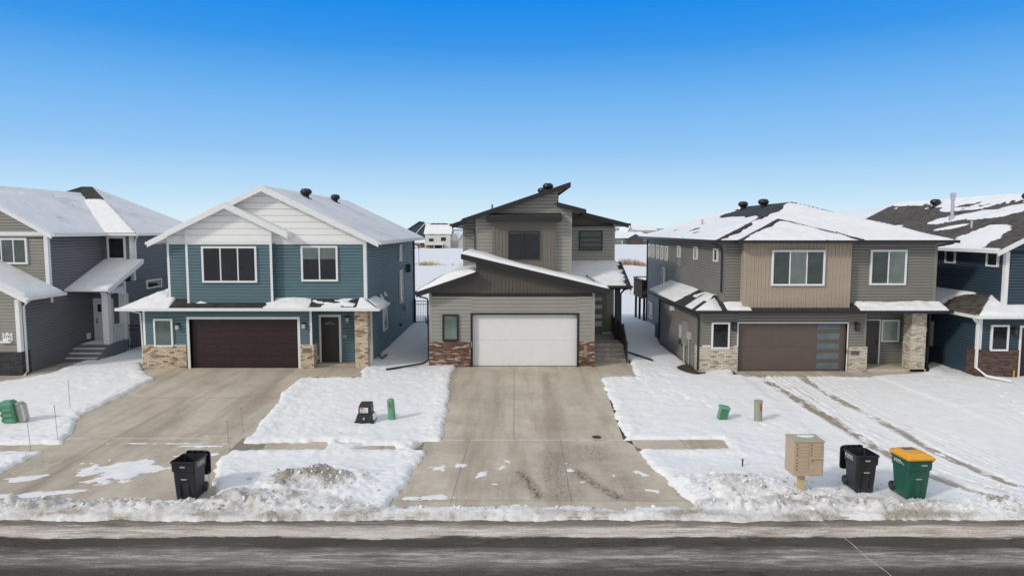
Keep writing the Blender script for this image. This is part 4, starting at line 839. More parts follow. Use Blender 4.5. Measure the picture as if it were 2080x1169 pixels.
downspout(rg, [(-20.98, 29.6, lr(-21.05) - .1), (-21.35, 29.9, lr(-21.05) - .25), (-21.58, 30.0, lr(-21.05) - .45), (-21.58, 30.0, .62), (-21.45, 29.6, .52)], W); downspout(rg, [(-19.62, 35.9, 6.6), (-19.95, 36.3, 6.4), (-20.02, 36.35, 6.2), (-20.02, 36.35, 5.0)], W)
downspout(rg, [(-19.6, 33.1, 3.9), (-19.75, 34.6, 3.7), (-19.98, 35.3, 3.6), (-20.0, 35.35, .75), (-19.9, 34.9, .62), (-18.2, 34.6, .60)], W)
mbd = MB(); zD = 1.22; mbd.box(XS + .02, -19.92, 33.5, 35.1, .3, zD)
for i in range(3): mbd.box(XS + .02, -19.95 - .0 * i, 33.5 - .32 * (i + 1), 33.5 - .32 * i - .002, .3, zD - .18 * (i + 1))
mbd.build('porch_steps', M['greydeck'], rg, bevel=.012)
mbd = MB(); mbd.box(XS + .25, -20.05, 33.6, 35.05, zD + .002, zD + .03)
for i in range(3): mbd.box(XS + .05, -20.1, 33.55 - .32 * (i + 1), 33.46 - .32 * i, zD - .18 * (i + 1) + .002, zD - .18 * (i + 1) + .035)
mbd.build('step_snow', M['snow'], rg, bevel=.01)
mbd = MB(); mbd.box(-20.28, -19.98, 33.55, 33.85, zD, 3.9); mbd.build('porch_post', W, rg, bevel=.01)
mbd = MB(); mbd.box(-20.30, -19.96, 35.04, 35.2, zD, 4.25); mbd.build('porch_post', W, rg, bevel=.01)
mbd = MB(); mbd.box(-20.28, -19.98, 33.5, 35.1, 3.72, 4.0); mbd.build('porch_beam', W, rg)
mbd = MB(); mbd.beam((-20.05, 33.85, zD + .92), (-20.05, 35.05, zD + .92), .08, .07); mbd.beam((-20.05, 33.85, zD + .14), (-20.05, 35.05, zD + .14), .06, .06)
for i in range(9): mbd.box(-20.07, -20.03, 33.95 + i * .125, 33.985 + i * .125, zD + .1, zD + .88)
mbd.build('railing', W, rg)
ua, ub = -21.613, -20.592; zt = zD + 2.06
door_frame(rg, FD, ua + .08, ub - .08, zD, zt, 'white', .09, .05, .05)
FD = front(35.05)
mbd = MB(); mbd.lbox(FD, ua + .08, ub - .08, zD, zt, -.02, .015)
for a in (0, 1): mbd.lbox(FD, ua + .2 + a * .42, ua + .54 + a * .36, zD + .2, zD + 1.25, .014, .024)
d_ = mbd.build('front_door', M['whitedoor'], rg, bevel=.004)
mbd = MB()
for i in range(3): mbd.lbox(FD, ua + .22 + i * .215, ua + .405 + i * .215, zD + 1.45, zD + 1.85, .0, .02)
mbd.build('door_lite', M['interior'], d_)
mbd = MB(); mbd.lbox(FD, ua + .14, ua + .20, zD + .90, zD + .98, .015, .08); mbd.lbox(FD, ua + .14, ua + .20, zD + 1.05, zD + 1.12, .015, .06); mbd.build('handle', M['blackmetal'], d_)
mbd = MB(); mbd.lbox(rside(XS), 34.4, 34.65, 1.35, 1.65, .02, .1); mbd.build('outlet', W, rg)
nu, nz = -22.195, 2.187; mbd = MB(); mbd.lbox(F, nu - .22, nu + .22, nz - .17, nz + .21, .02, .06); pq = mbd.build('house_number', W, rg, bevel=.02)
mbd = MB(); mbd.lbox(F, nu - .27, nu + .19, nz - .245, nz - .16, .02, .16); mbd.build('number_ledge', W, pq, bevel=.01)
text_mesh('numerals', '2742', .19, F, nu, nz + .02, .062, M['numerals'], pq)
mbd = MB(); mbd.lbox(F, nu - .16, nu - .06, nz + .15, nz + .2, .06, .064); mbd.lbox(F, nu + .06, nu + .15, nz + .15, nz + .2, .06, .064); mbd.lbox(F, nu + .02, nu + .17, nz - .155, nz - .115, .06, .064); mbd.build('emblem', M['darkgrey'], pq)

# ================================================================== HOUSE WITH SLANTED BLACK-EDGED ROOFS, MIDDLE
rc = thing('house', (0, 31.5, .5), 'taupe and dark brown house with slanted mono-pitch roofs and white garage door', 'house')
BK = M['black']; F = front(31.5); FU = front(34.0); FBy = front(33.72); FR_ = front(37.2); FL = front(36.0); FDo = front(37.2)
zL = lambda x: 4.06 + .337 * (x + 4.37); zH = lambda x: 5.80 - .237 * (x + 2.29)
zb0, zb1 = 3.819, 3.968; brt = 1.710
D0, D1, DZ = -1.84, 3.04, 2.969
zM = lambda x: 9.20 - .336 * (2.83 - x); zN = lambda x: 8.24 - .25 * (x - 2.2)
wall_obj(rc, M['taupe'], [(F, rect(-3.8, D0, .45, zb0)), (F, rect(D1, 3.8, .45, zb0)), (F, rect(D0, D1, DZ, zb0)), (FU, [(-1.76, 4.2), (2.93, 4.2), (2.93, zN(2.93) - .1), (2.26, zN(2.26) - .1), (2.26, zM(2.26) - .12), (-1.76, zM(-1.76) - .12)]), (FL, [(-2.54, 4.0), (-1.7, 4.0), (-1.7, zM(-1.7) - .1), (-2.54, zM(-2.54) - .1)]),
              (FR_, rect(2.9, 5.55, 4.6, 7.046)), (FDo, rect(3.8, 5.55, 1.25, 4.7)), (lside(-3.8), rect(31.5, 36.5, .4, 4.1)), (rside(3.8), rect(31.5, 37.2, .4, 4.6)), (rside(5.55), rect(37.2, 47, .4, 7.0)), (lside(-2.54), rect(36, 47, .4, 7.2)), (rside(2.26), [(34.0, 7.9), (46, 7.9), (46, 8.9), (34, 8.9)])],
         [(-3.79, 3.79, 31.85, 37.2, 0, 4.0), (-3.79, D0, 31.51, 31.9, 0, 4), (D1, 3.79, 31.51, 31.9, 0, 4), (D0, D1, 31.51, 31.9, DZ, 4), (-2.53, 5.54, 37.21, 47, 0, 6.9), (-1.75, 2.92, 34.01, 47, 3.9, 7.4), (-2.53, 0, 36.01, 47, 3.9, 7.1)], .172)
mbx = MB(); mbx.prism([(-1.75, 34.01, 7.35), (2.25, 34.01, 7.35), (2.25, 34.01, zM(2.25) - .14), (-1.75, 34.01, zM(-1.75) - .14)], (0, 12.5, 0)); mbx.prism([(2.25, 34.01, 7.3), (2.92, 34.01, 7.3), (2.92, 34.01, zN(2.92) - .1), (2.25, 34.01, zN(2.25) - .1)], (0, 12, 0)); mbx.build('upper_wall', M['taupe'], rc)
mbx = MB(); batten(mbx, F, [(-3.8, zb1), (-1.65, zb1), (-1.65, zL(-1.65) - .05), (-3.8, zL(-3.8) - .05)]); batten(mbx, F, [(-1.65, zb1), (3.8, zb1), (3.8, zH(3.8) - .08), (-1.65, zH(-1.65) - .08)])
mbx.prism([(-3.8, 31.505, 3.9), (3.8, 31.505, 3.9), (3.8, 31.505, zH(3.8) - .12), (-1.65, 31.505, zH(-1.65) - .12), (-1.65, 31.505, zL(-1.65) - .1), (-3.8, 31.505, zL(-3.8) - .1)], (0, 4.4, 0))
zq = 7.206; batten(mbx, FR_, [(2.9, zq), (5.55, zq), (5.55, zN(5.55) - .1), (2.9, zN(2.9) - .1)]); mbx.prism([(2.9, 37.21, 6.8), (5.54, 37.21, 6.8), (5.54, 37.21, zN(5.54) - .12), (2.9, 37.21, zN(2.9) - .12)], (0, 9.7, 0))
mbx.build('gable_wall', M['darkbatten'], rc)
bx0, bx1 = -0.959, 2.160; mbx = MB(); mbx.box(bx0, bx1, 33.725, 34.05, 4.2, 7.382); batten(mbx, FBy, rect(bx0, bx1, 4.2, 7.382)); mbx.build('bay_wall', M['midbatten'], rc)
hz0, hz1 = 7.305, 7.531; hx0, hx1 = -1.242, 2.413
mbx = MB(); mbx.prism([(hx0, 33.25, hz0), (hx0, 33.98, hz0), (hx0, 33.98, hz1 + .19), (hx0, 33.25, hz1)], (hx1 - hx0, 0, 0)); mbx.build('window_hood', BK, rc)
mbx = MB(); mbx.face([(hx0 + .02, 33.27, hz1 + .006), (hx1 - .02, 33.27, hz1 + .006), (hx1 - .02, 33.97, hz1 + .196), (hx0 + .02, 33.97, hz1 + .196)]); mbx.build('hood_roof', M['roof_dark'], rc)
mbt = MB(); mbt.lbox(F, -3.72, 3.72, zb0, zb1, 0, .05); mbt.lbox(FR_, 2.95, 5.5, 7.046, zq, 0, .05); mbt.build_split('band_trim', BK, rc)
mbt = MB(); corner_trim(mbt, -3.8, 31.5, brt, zb1, -1); corner_trim(mbt, 3.8, 31.5, brt, zb1 + .02, 1); corner_trim(mbt, 2.93, 34.0, 4.3, zN(2.93) - .12, 1, .09); corner_trim(mbt, -1.76, 34.0, 4.3, zM(-1.76) - .14, -1, .09); corner_trim(mbt, 5.55, 37.2, 4.6, zN(5.55) - .12, 1, .09); corner_trim(mbt, -2.54, 36, 4.2, zM(-2.54) - .12, -1, .09); mbt.build_split('corner_trim', M['taupe'], rc)
mbb = MB(); mbb.box(-3.86, D0 - .09, 31.42, 31.52, .2, brt); mbb.box(-3.86, -3.79, 31.52, 32.3, .2, brt); mbb.box(D1 + .09, 3.86, 31.42, 31.52, .2, brt); mbb.box(3.79, 3.86, 31.52, 32.3, .2, brt); mbb.build_split('brick_base', M['redbrick'], rc)
mbb = MB(); mbb.box(3.35, 3.5, 31.405, 31.425, brt - .72, brt - .15); mbb.box(3.425, 3.43, 31.40, 31.41, brt - .70, brt - .17); mbb.build('number_plaque', M['plaque'], rc)
door_frame(rc, F, D0, D1, .5, DZ, 'black', .085, .05, .25)
garage_flush(rc, F, D0, D1, .53, DZ, M['white'])
mbb = MB(); mbb.lbox(F, D0 - .06, D0 - .02, 1.45, 1.72, .05, .075); mbb.build('keypad', M['meter'], rc)
window(rc, F, -3.230, -2.474, 1.741, 2.987, 1, 'black', .085, 'paleblind', 'paleglass')
window(rc, FBy, -0.182, 1.358, 5.460, 6.828, 2, 'black', .06, bar=.05, blinds=[('blind', .06), ('blind', .06)])
wn_ = window(rc, FR_, 3.639, 4.910, 5.765, 6.847, 1, 'black', .07, 'blind')
mbx = MB()
for i in range(3): z = 5.765 + .12 + i * .27; mbx.lbox(FR_, 3.693, 4.843, z, z + .10, .052, .06)
mbx.build('mullion', BK, wn_)
# roofs
RH = [(-2.29, 31.0, zH(-2.29)), (4.42, 31.0, zH(4.42)), (4.42, 36.9, zH(4.42)), (-2.29, 36.0, zH(-2.29))]
RL = [(-4.37, 31.0, zL(-4.37)), (-4.37, 36.8, zL(-4.37)), (-1.65, 36.8, zL(-1.65)), (-1.65, 31.0, zL(-1.65))]
RM = [(-2.45, 33.5, zM(-2.45)), (2.83, 33.5, zM(2.83)), (2.83, 46.5, zM(2.83)), (-3.12, 46.5, zM(-3.12)), (-3.12, 35.5, zM(-3.12)), (-2.45, 35.5, zM(-2.45))]
RN = [(2.2, 33.5, zN(2.2)), (3.6, 33.5, zN(3.6)), (3.6, 36.7, zN(3.6)), (6.25, 36.7, zN(6.25)), (6.25, 47, zN(6.25)), (2.2, 47, zN(2.2))]
RP = [(2.95, 34.0, 4.10), (5.95, 34.0, 4.10), (5.95, 37.3, 5.15), (2.95, 37.3, 5.15)]
ro = roof_obj(rc, [RH, RL, RM, RN, RP], M['roof_dark'], .10)
soffit_obj(rc, [RM, RN], M['meter'], .17); soffit_obj(rc, [RH, RL, RP], BK, .17)
def ring(p): return [(p[i], p[(i + 1) % len(p)]) for i in range(len(p))]
up = lambda segs, d=-.03: [((a[0], a[1], a[2] + d), (b[0], b[1], b[2] + d)) for a, b in segs]
fascia_obj(rc, up([(RH[0], RH[1]), (RH[3], RH[0]), (RL[3], RL[0]), (RM[0], RM[1]), (RM[1], RM[2]), (RM[5], RM[4]), (RM[0], RM[5]), (RN[0], RN[1]), (RN[1], RN[2]), (RN[2], RN[3])]), BK, .21, .06)
eave_gutter(rc, [((-4.43, 31.0, 4.06), (-4.43, 36.8, 4.06)), ((2.95, 33.94, 4.12), (6.02, 33.94, 4.12)), ((4.46, 31.05, 4.2), (4.46, 34, 4.2)), ((-3.18, 35.5, zM(-3.12)), (-3.18, 46, zM(-3.12))), ((6.31, 36.7, zN(6.25)), (6.31, 47, zN(6.25)))], BK)
fascia_obj(rc, up([(RP[1], RP[2])]), BK, .2, .06)
roof_snow(ro, RH, lambda S, T_: (.11 + .05 * fbm(S * .8, T_ * .8, 4, 45)) * (1 + .6 * np.exp(-((S - .7) / .8) ** 2)), .07, .12)
roof_snow(ro, [RL[0], RL[3], RL[2], RL[1]], lambda S, T_: .10 + .22 * np.exp(-((S - 1.7) / .9) ** 2) + .05 * fbm(S * 1.1, T_ * 1.1, 4, 55), .07, .30)
roof_snow(ro, RP, lambda S, T_: .10 + .05 * fbm(S * 1.3, T_ * 1.3, 4, 65) - .22 * smooth(S + .3 * fbm(S * 3, T_ * 5, 4, 6), 2.55, 3.0), .06, .03)
roof_vent(rc, (1.9, 36.4, zM(1.9))); roof_vent(rc, (1.75, 39.5, zM(1.75)))
mbv = MB(); mbv.lathe([(.05, -.2), (.05, .25)], (-1.0, 34.6, zM(-1)), 10); mbv.build('plumbing_vent', M['meter'], rc)
# entry, steps, post, railing
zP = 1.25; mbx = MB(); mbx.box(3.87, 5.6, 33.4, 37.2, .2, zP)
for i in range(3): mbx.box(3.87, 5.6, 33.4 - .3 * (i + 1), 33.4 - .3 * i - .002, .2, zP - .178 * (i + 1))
mbx.build('entry_steps', M['steps'], rc, bevel=.012)  # darker than the other concrete: the entry's shade is put into its colour
mbx = MB()
for i in range(4):
    y_, z_ = 33.4 - .3 * i, zP - .178 * i
    for k in range(5): a = 3.95 + random.random() * 1.35; mbx.box(a, a + .1 + .25 * random.random(), y_ + .02, y_ + .05, z_ - .01, z_ + .012)
mbx.box(4.95, 5.6, 36.9, 37.18, zP, zP + .06); mbx.build('step_snow', M['snow'], rc)
mbx = MB(); mbx.box(5.32, 5.58, 35.0, 35.26, zP, 3.95); mbx.box(5.29, 5.61, 34.97, 35.29, zP, zP + .12); mbx.build('porch_post', BK, rc, bevel=.008)
mbx = MB()
px_ = 5.5
def rail(a, b, n):
    a = Vector(a); b = Vector(b); mbx.beam(a + Vector((0, 0, .95)), b + Vector((0, 0, .95)), .055, .05); mbx.beam(a + Vector((0, 0, .12)), b + Vector((0, 0, .12)), .045, .04)
    for i in range(n + 1):
        p = a + (b - a) * i / n; k = .028 if 0 < i < n else .045; mbx.box(p.x - k / 2 * 1.5, p.x + k / 2 * 1.5, p.y - k / 2, p.y + k / 2, p.z, p.z + (.93 if 0 < i < n else 1.02))
rail((px_, 37.1, zP), (px_, 35.3, zP), 16); rail((px_, 34.95, zP), (px_, 33.45, zP), 14); rail((px_, 33.4, zP), (px_, 32.3, .56), 11)
mbx.build('railing', M['blackmetal'], rc)
ea, eb = 4.10, 5.078; zt = zP + 2.08
door_frame(rc, FDo, ea, eb, zP, zt, 'greydoor', .11, .05, .05)
FDo = front(37.15)
mbx = MB(); mbx.lbox(FDo, ea, eb, zP, zt, -.02, .015); d_ = mbx.build('front_door', M['greydoor'], rc)
for z_, h_ in ((1.62, .28), (2.08, .2), (2.60, .2), (3.03, .2)):
    mbx = MB(); mbx.lbox(FDo, ea + .1, eb - .16, z_, z_ + h_, .012, .022); mbx.build('door_lite', M['panesky'], d_)  # pale colour stands in for sky reflected in the lites
downspout(rc, [(-4.4, 31.15, 3.95), (-4.25, 31.35, 3.82), (-3.92, 31.45, 3.72), (-3.90, 31.5, 3.6), (-3.90, 31.5, .85), (-4.1, 31.3, .72), (-5.6, 30.0, .70)], BK)
downspout(rc, [(5.9, 34.1, 3.98), (5.7, 34.6, 3.86), (5.62, 35.1, 3.6), (5.64, 35.1, .9), (5.75, 34.6, .72), (6.75, 32.4, .66)], BK)
downspout(rc, [(-3.1, 35.6, zM(-3.1) - .15), (-1.9, 33.9, 6.9), (-1.84, 33.92, 6.7), (-1.84, 33.92, 5.9)], BK, .04)

# ================================================================== WARM GREY HOUSE WITH TAN BAY
rd = thing('house', (14, 30.4, .5), 'warm grey house with tan board bay, brown garage door and pale brick column', 'house')
G_ = M['warmgrey']; F = front(30.4); FU = front(30.6); FBy = front(30.2); FE = front(31.6)
brt = 1.667; D0, D1, DZ = 10.16, 15.04, 2.717; ev = 3.33
xa, xz_ = 8.45, 19.0; xu = 9.45
by0, by1 = 10.249, 15.003
wall_obj(rd, G_, [(F, rect(xa, D0, .4, 3.3)), (F, rect(D1, 15.9, .4, 3.3)), (F, rect(D0, D1, DZ, 3.3)), (FE, rect(15.9, xz_, .6, 3.3)), (FU, rect(xu, xz_, 3.5, 6.4)), (lside(xa), rect(30.4, 38.6, .3, 3.3)), (lside(xu), rect(30.6, 47.5, .3, 6.4)), (rside(xz_), rect(31.6, 47.5, .3, 6.4)), (rside(15.9), rect(30.4, 31.6, .5, 3.3))],
         [(xa + .01, 15.89, 30.75, 38.59, 0, 3.3), (xa + .01, D0, 30.41, 30.8, 0, 3.3), (D1, 15.89, 30.41, 30.8, 0, 3.3), (D0, D1, 30.41, 30.8, DZ, 3.3), (15.8, xz_ - .01, 31.61, 47.4, 0, 3.3), (xu + .01, xz_ - .01, 30.61, 47.49, 3.2, 6.4), (xu + .01, 16, 38, 47.49, 0, 3.3)], .132)
mbx = MB(); mbx.box(by0, by1, 30.205, 30.65, 3.42, 6.35); batten(mbx, FBy, rect(by0, by1, 3.42, 6.35), .165); mbx.build('bay_wall', M['tan'], rd)
mbt = MB(); corner_trim(mbt, xu, 30.6, 3.7, 6.35, -1); corner_trim(mbt, xz_, 30.6, 3.6, 6.35, 1); corner_trim(mbt, xa, 30.4, brt, 3.3, -1); trim_v(mbt, F, 15.84, brt, 3.3, .11); mbt.build_split('corner_trim', G_, rd)
mbb = MB(); mbb.box(xa - .06, D0 - .02, 30.32, 30.42, .2, brt); mbb.box(xa - .06, xa + .01, 30.42, 31.0, .2, brt); mbb.box(D1 + .09, 15.96, 30.32, 30.42, .2, brt); mbb.box(15.89, 15.96, 30.42, 31.0, .2, brt); mbb.build_split('brick_base', M['creambrick'], rd)
mbb = MB(); mbb.box(17.93, 18.58, 30.35, 31.0, .2, 3.3); mbb.build('brick_column', M['creambrick'], rd)
mbb = MB(); mbb.box(15.97, 18.65, 30.35, 31.62, .3, .64); mbb.build('porch_slab', M['concrete'], rd, bevel=.012)
door_frame(rd, F, D0, D1, .5, DZ, 'white', .05, .05, .04)
garage_flush(rd, F, D0, D1, .55, DZ, M['browndoor'], 4, -.12)
gd = [o for o in rd.children if o.name.startswith('garage_door')][0]
for i in range(5):
    va, vb = [(656.8, 668.5), (676.5, 689), (697.5, 709.5), (717, 729), (737.5, 750)][i]; zz1, zz0 = DZ - .03 - i * .447, DZ - .30 - i * .447
    mbx = MB(); mbx.lbox(F, 13.726, 14.815, zz0 - .02, zz1 + .02, -.125, -.112); fo = mbx.build('glass_frame', M['browndoor'], gd); mbx = MB(); mbx.lbox(F, 13.770, 14.771, zz0, zz1, -.12, -.108); mbx.build('glass_panel', M['frosted'], fo)
mbx = MB(); mbx.lbox(F, D1 - .0, D1 + .05, .5, DZ, -.1, .04); mbx.lbox(F, D0, D1, DZ - .035, DZ, -.1, .02); mbx.build('door_seal', BK, rd)
mbx = MB(); mbx.lbox(F, D1 + .0, D1 + .05, 1.35, 1.55, .05, .08); mbx.build('keypad', M['meter'], rd)
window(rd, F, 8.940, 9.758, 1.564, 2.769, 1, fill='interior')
mbx = MB(); mbx.lbox(F, xa + .1, 8.918, brt, brt + .06, .02, .09); mbx.lbox(F, D0 - .2, D0 - .05, brt, brt + .03, .02, .09); mbx.build('brick_cap', W, rd)
window(rd, FBy, 11.460, 13.817, 4.427, 6.004, 3, fw=.085, fill='interior', blinds=[('blind', .97), ('paleblind', 1.0), ('blind', .97)])
window(rd, FU, 16.019, 17.651, 4.423, 6.001, 2, fw=.085, fill='interior', blinds=[('blind', 1.0), ('paleblind', 1.0)])
window(rd, FE, 17.194, 18.033, 1.693, 2.726, 1, fill='paleblind', glass='paleglass')
lantern(rd, F, 9.946, 2.584); lantern(rd, F, 15.439, 2.584)
pf = front(30.32); pu, pz = 15.406, 1.390; mbx = MB(); mbx.lbox(pf, pu - .19, pu + .19, pz - .10, pz + .10, 0, .02); pq = mbx.build('house_number', M['greyplaque'], rd, bevel=.006); text_mesh('numerals', '2730', .15, pf, pu, pz, .021, M['numerals'], pq)
FE = front(31.55)
ua, ub = 15.95, 17.101; mbx = MB(); mbx.lbox(FE, ua, ub, .64, .64 + 2.06, -.02, .012)
for a, b in ((.15, .85), (.95, 1.85)): mbx.lbox(FE, ua + .1, ub - .1, .64 + a, .64 + b, .01, .022)
d_ = mbx.build('front_door', M['darkgrey'], rd, bevel=.004); mbx = MB(); mbx.lbox(FE, ub - .1, ub - .05, 1.55, 1.8, .012, .06); mbx.build('handle', M['blackmetal'], d_)
mbx = MB(); mbx.lbox(FE, ub, ub + .05, .64, 2.74, -.02, .05); mbx.lbox(FE, ua, ub, 2.70, 2.74, -.02, .05); mbx.build('door_frame', W, rd)
mbx = MB(); mbx.lbox(FE, 18.205 - .02, 18.205 + .02, 1.6, 1.72, .02, .04); mbx.build('doorbell', M['pipe'], rd)
mbx = MB(); mbx.face([(8.05, 29.9, ev - .10), (19.2, 29.9, ev - .10), (19.2, 31.6, ev - .10), (15.9, 31.6, ev - .1), (15.9, 30.41, ev - .10), (xa, 30.41, ev - .1), (xa, 40, ev - .1), (8.05, 40, ev - .1)]); mbx.build('soffit', M['darkgrey'], rd)
SF = [(8.05, 29.9, ev), (19.3, 29.9, ev), (19.3, 30.65, ev + .30), (xu, 30.65, ev + .30), (xu, 31.3, ev + .56)]; SL = [(8.05, 29.9, ev), (8.05, 40.1, ev), (xu, 40.1, ev + .56), (xu, 31.3, ev + .56)]
sk = roof_obj(rd, [SF, SL], M['roof_dark'], .06, 'porch_roof')
eave_gutter(rd, [((8.0, 29.85, ev + .02), (19.36, 29.85, ev + .02)), ((7.99, 29.8, ev + .02), (7.99, 40.1, ev + .02)), ((19.36, 29.8, ev + .02), (19.36, 30.6, ev + .02))], BK)
def fn(S, T_):
    x = S + 8.05; n_ = fbm(S * 1.4, T_ * 3.5, 5, 301); a = np.where(x < 9.3, .9 - 1.0 * smooth(x, 8.9, 9.4) + .3 * n_, -1.)
    a = np.maximum(a, np.where((x > 9.55) & (x < 10.6), .6 - .8 * T_ * 0 + .8 * n_ - .6 * np.abs(x - 10.0), -1)); a = np.maximum(a, np.where((x > 15.4), .75 + 1.1 * n_, -1)); a = np.maximum(a, np.where((T_ > .5) & (x > 10.4) & (x < 15.4), -.15 + .9 * n_, -1))
    return .12 * a
roof_snow(sk, SF, fn, .05, .12)
def fn2(S, T_):                                                  # S runs back from the street along the side roof
    n_ = fbm(S * .8, T_ * 1.6, 5, 311); a = .9 * smooth(S + 1.3 * n_ - 1.2 * (T_ / 1.5), 3.0, 4.0) * 2 - 1
    a = np.maximum(a, .7 - np.abs(S - 1.15 - T_ * .9) / .75 + .2 * n_); a = np.maximum(a, np.where(T_ > .85, .9 + 1.3 * n_ - 1.6 * np.exp(-((S - 4.0) / .6) ** 2) - 1.4 * np.exp(-((S - 2.6) / .4) ** 2), -1))
    a = np.minimum(a, 1.1 - .0 * S)
    return .10 * np.clip(a, -1, 1.4)
roof_snow(sk, SL, fn2, .06, .12)
e2 = 6.42; s2 = .355; xl, xr, yf, yb = 8.98, 19.55, 30.1, 48.1; xc = (xl + xr) / 2; hw = (xr - xl) / 2; zr = e2 + s2 * hw
R1 = [(xl, yf, e2), (xr, yf, e2), (xc, yf + hw, zr)]; R2 = [(xl, yb, e2), (xl, yf, e2), (xc, yf + hw, zr), (xc, yb - hw, zr)]; R3 = [(xr, yf, e2), (xr, yb, e2), (xc, yb - hw, zr), (xc, yf + hw, zr)]; R4 = [(xr, yb, e2), (xl, yb, e2), (xc, yb - hw, zr)]
b0, b1, bf = by0 - .4, by1 + .4, 29.7; bc = (b0 + b1) / 2; bh = (b1 - b0) / 2; bz = e2 + s2 * bh
R5 = [(b0, bf, e2), (b1, bf, e2), (bc, bf + bh, bz)]; R6 = [(b0, bf, e2), (bc, bf + bh, bz), (bc, bf + bh + .4, bz), (b0, bf + .42, e2 + .003)]; R7 = [(b1, bf, e2), (bc, bf + bh, bz), (bc, bf + bh + .4, bz), (b1, bf + .42, e2 + .003)]
R6 = [(b0, bf, e2), (b0, yf, e2), (bc, yf + bh, bz), (bc, bf + bh, bz)]; R7 = [(b1, bf, e2), (b1, yf, e2), (bc, yf + bh, bz), (bc, bf + bh, bz)]
ro = roof_obj(rd, [R1, R2, R3, R4, R5, R6, R7], M['roof_dark'], .08)
soffit_obj(rd, [[(xl, yf, e2), (xr, yf, e2), (xr, yb, e2), (xl, yb, e2)], [(b0, bf, e2), (b1, bf, e2), (b1, yf, e2), (b0, yf, e2)]], M['darkgrey'], .10)
eave_gutter(rd, [((xl - .05, yf - .05, e2 + .02), (b0, yf - .05, e2 + .02)), ((b1, yf - .05, e2 + .02), (xr + .05, yf - .05, e2 + .02)), ((b0 - .05, bf - .05, e2 + .02), (b1 + .05, bf - .05, e2 + .02)), ((b0 - .05, bf, e2 + .02), (b0 - .05, yf, e2 + .02)), ((b1 + .05, bf, e2 + .02), (b1 + .05, yf, e2 + .02)), ((xl - .05, yf - .1, e2 + .02), (xl - .05, yb, e2 + .02)), ((xr + .05, yf - .1, e2 + .02), (xr + .05, yb, e2 + .02))], BK)
roof_snow(ro, R1, lambda S, T_: .055 + .05 * fbm(S * .8, T_ * 1.2, 5, 321) - .16 * np.exp(-((S - T_ * .94) / .45) ** 2) * (.7 + .8 * fbm(S, T_, 3, 8)), .08, .12)
roof_snow(ro, R5, lambda S, T_: .045 + .08 * fbm(S * 1.0, T_ * 1.6, 5, 331) - .10 * np.exp(-((S - T_ * .94) / .3) ** 2) - .10 * np.exp(-((S - 5.7 + T_ * .94) / .3) ** 2), .07, .12)
roof_snow(ro, R7, lambda S, T_: .03 + .08 * fbm(S, T_, 4, 335), .08, .12)
def fn3(S, T_):                                                  # S runs from the back corner to the street corner
    n_ = fbm(S * .55 + T_ * .7, T_ * .9 - S * .25, 5, 341); y = yb - S
    a = .70 + 1.5 * n_ - 2.3 * smooth(T_ + .5 * n_, 2.9, 4.4) * smooth(S, 5, 8.5) - 1.5 * np.exp(-((S - (18 - T_ * .93)) / .7) ** 2) * (.55 + .9 * n_) - .8 * np.exp(-((S - (16 - T_)) / .5) ** 2) * smooth(T_, 1.5, 3)
    return .08 * a
roof_snow(ro, R2, fn3, .09, .12)
roof_snow(ro, R3, lambda S, T_: .05 + .06 * fbm(S * .6, T_ * .6, 4, 345), .16, .12)
roof_vent(rd, (13.75, 37.6, e2 + s2 * (13.75 - xl))); roof_vent(rd, (13.75, 40.9, e2 + s2 * (13.75 - xl)))
mbv = MB(); mbv.lathe([(.06, -.25), (.06, .32)], (11.1, 40.0, e2 + s2 * (11.1 - xl)), 10); mbv.build('plumbing_vent', M['pipe'], rd)
LS = lside(xu)
for yc, z0_, z1_ in ((46.6, 5.05, 5.92), (45.4, 5.05, 5.92), (44.0, 5.03, 5.92), (42.75, 5.03, 5.90), (41.5, 5.03, 5.90), (38.4, 5.36, 6.02), (34.9, 5.38, 6.06), (31.45, 5.43, 6.04)):
    window(rd, LS, yc - .30, yc + .30, z0_, z1_, 1, fw=.07, fill='curtain', glass='paleglass')
window(rd, LS, 41.7, 42.5, 3.5, 4.6, 1, fill='whiteblind', glass='paleglass')
window(rd, LS, 45.2, 46.6, .95, 2.0, 1, fill='interior')
mbv = MB(); mbv.lbox(LS, 37.9, 38.1, 4.9, 5.35, .02, .16); mbv.build('vent_hood', M['meter'], rd); mbv = MB(); mbv.lbox(lside(xa), 35.2, 35.45, 2.72, 2.95, .02, .22); mbv.build('vent_hood', W, rd)
downspout(rd, [(8.92, 30.4, 6.30), (9.30, 30.45, 6.12), (9.38, 30.52, 5.95), (9.38, 30.52, 4.1)], BK); downspout(rd, [(8.02, 30.0, 3.22), (8.3, 30.2, 3.1), (8.36, 30.33, 2.9), (8.36, 30.33, .6)], BK, .055); downspout(rd, [(19.5, 30.2, 6.3), (19.1, 30.8, 6.15), (19.08, 30.9, 5.9), (19.08, 31.0, .6)], BK)
mbv = MB(); mbv.tube([(9.38, 47.4, .5), (9.38, 47.4, 6.2)], .05, sq=True); mbv.tube([(8.38, 38.6, .5), (8.38, 38.6, 3.2)], .045, sq=True); mbv.build_split('rear_downspout', BK, rd)
LX = lside(xa); mbv = MB(); mbv.lbox(LX, 32.3, 33.05, 1.35, 2.5, .03, .16); em = mbv.build('electric_meter', M['meter'], rd, bevel=.01)
mbv = MB(); mbv.lbox(LX, 33.15, 33.5, 1.6, 2.25, .03, .2); mbv.build('meter_can', M['pipe'], em, bevel=.02); mbv = MB(); mbv.lbox(LX, 31.75, 32.15, 1.75, 2.1, .03, .16); mbv.build('junction_box', M['pipe'], em, bevel=.01)
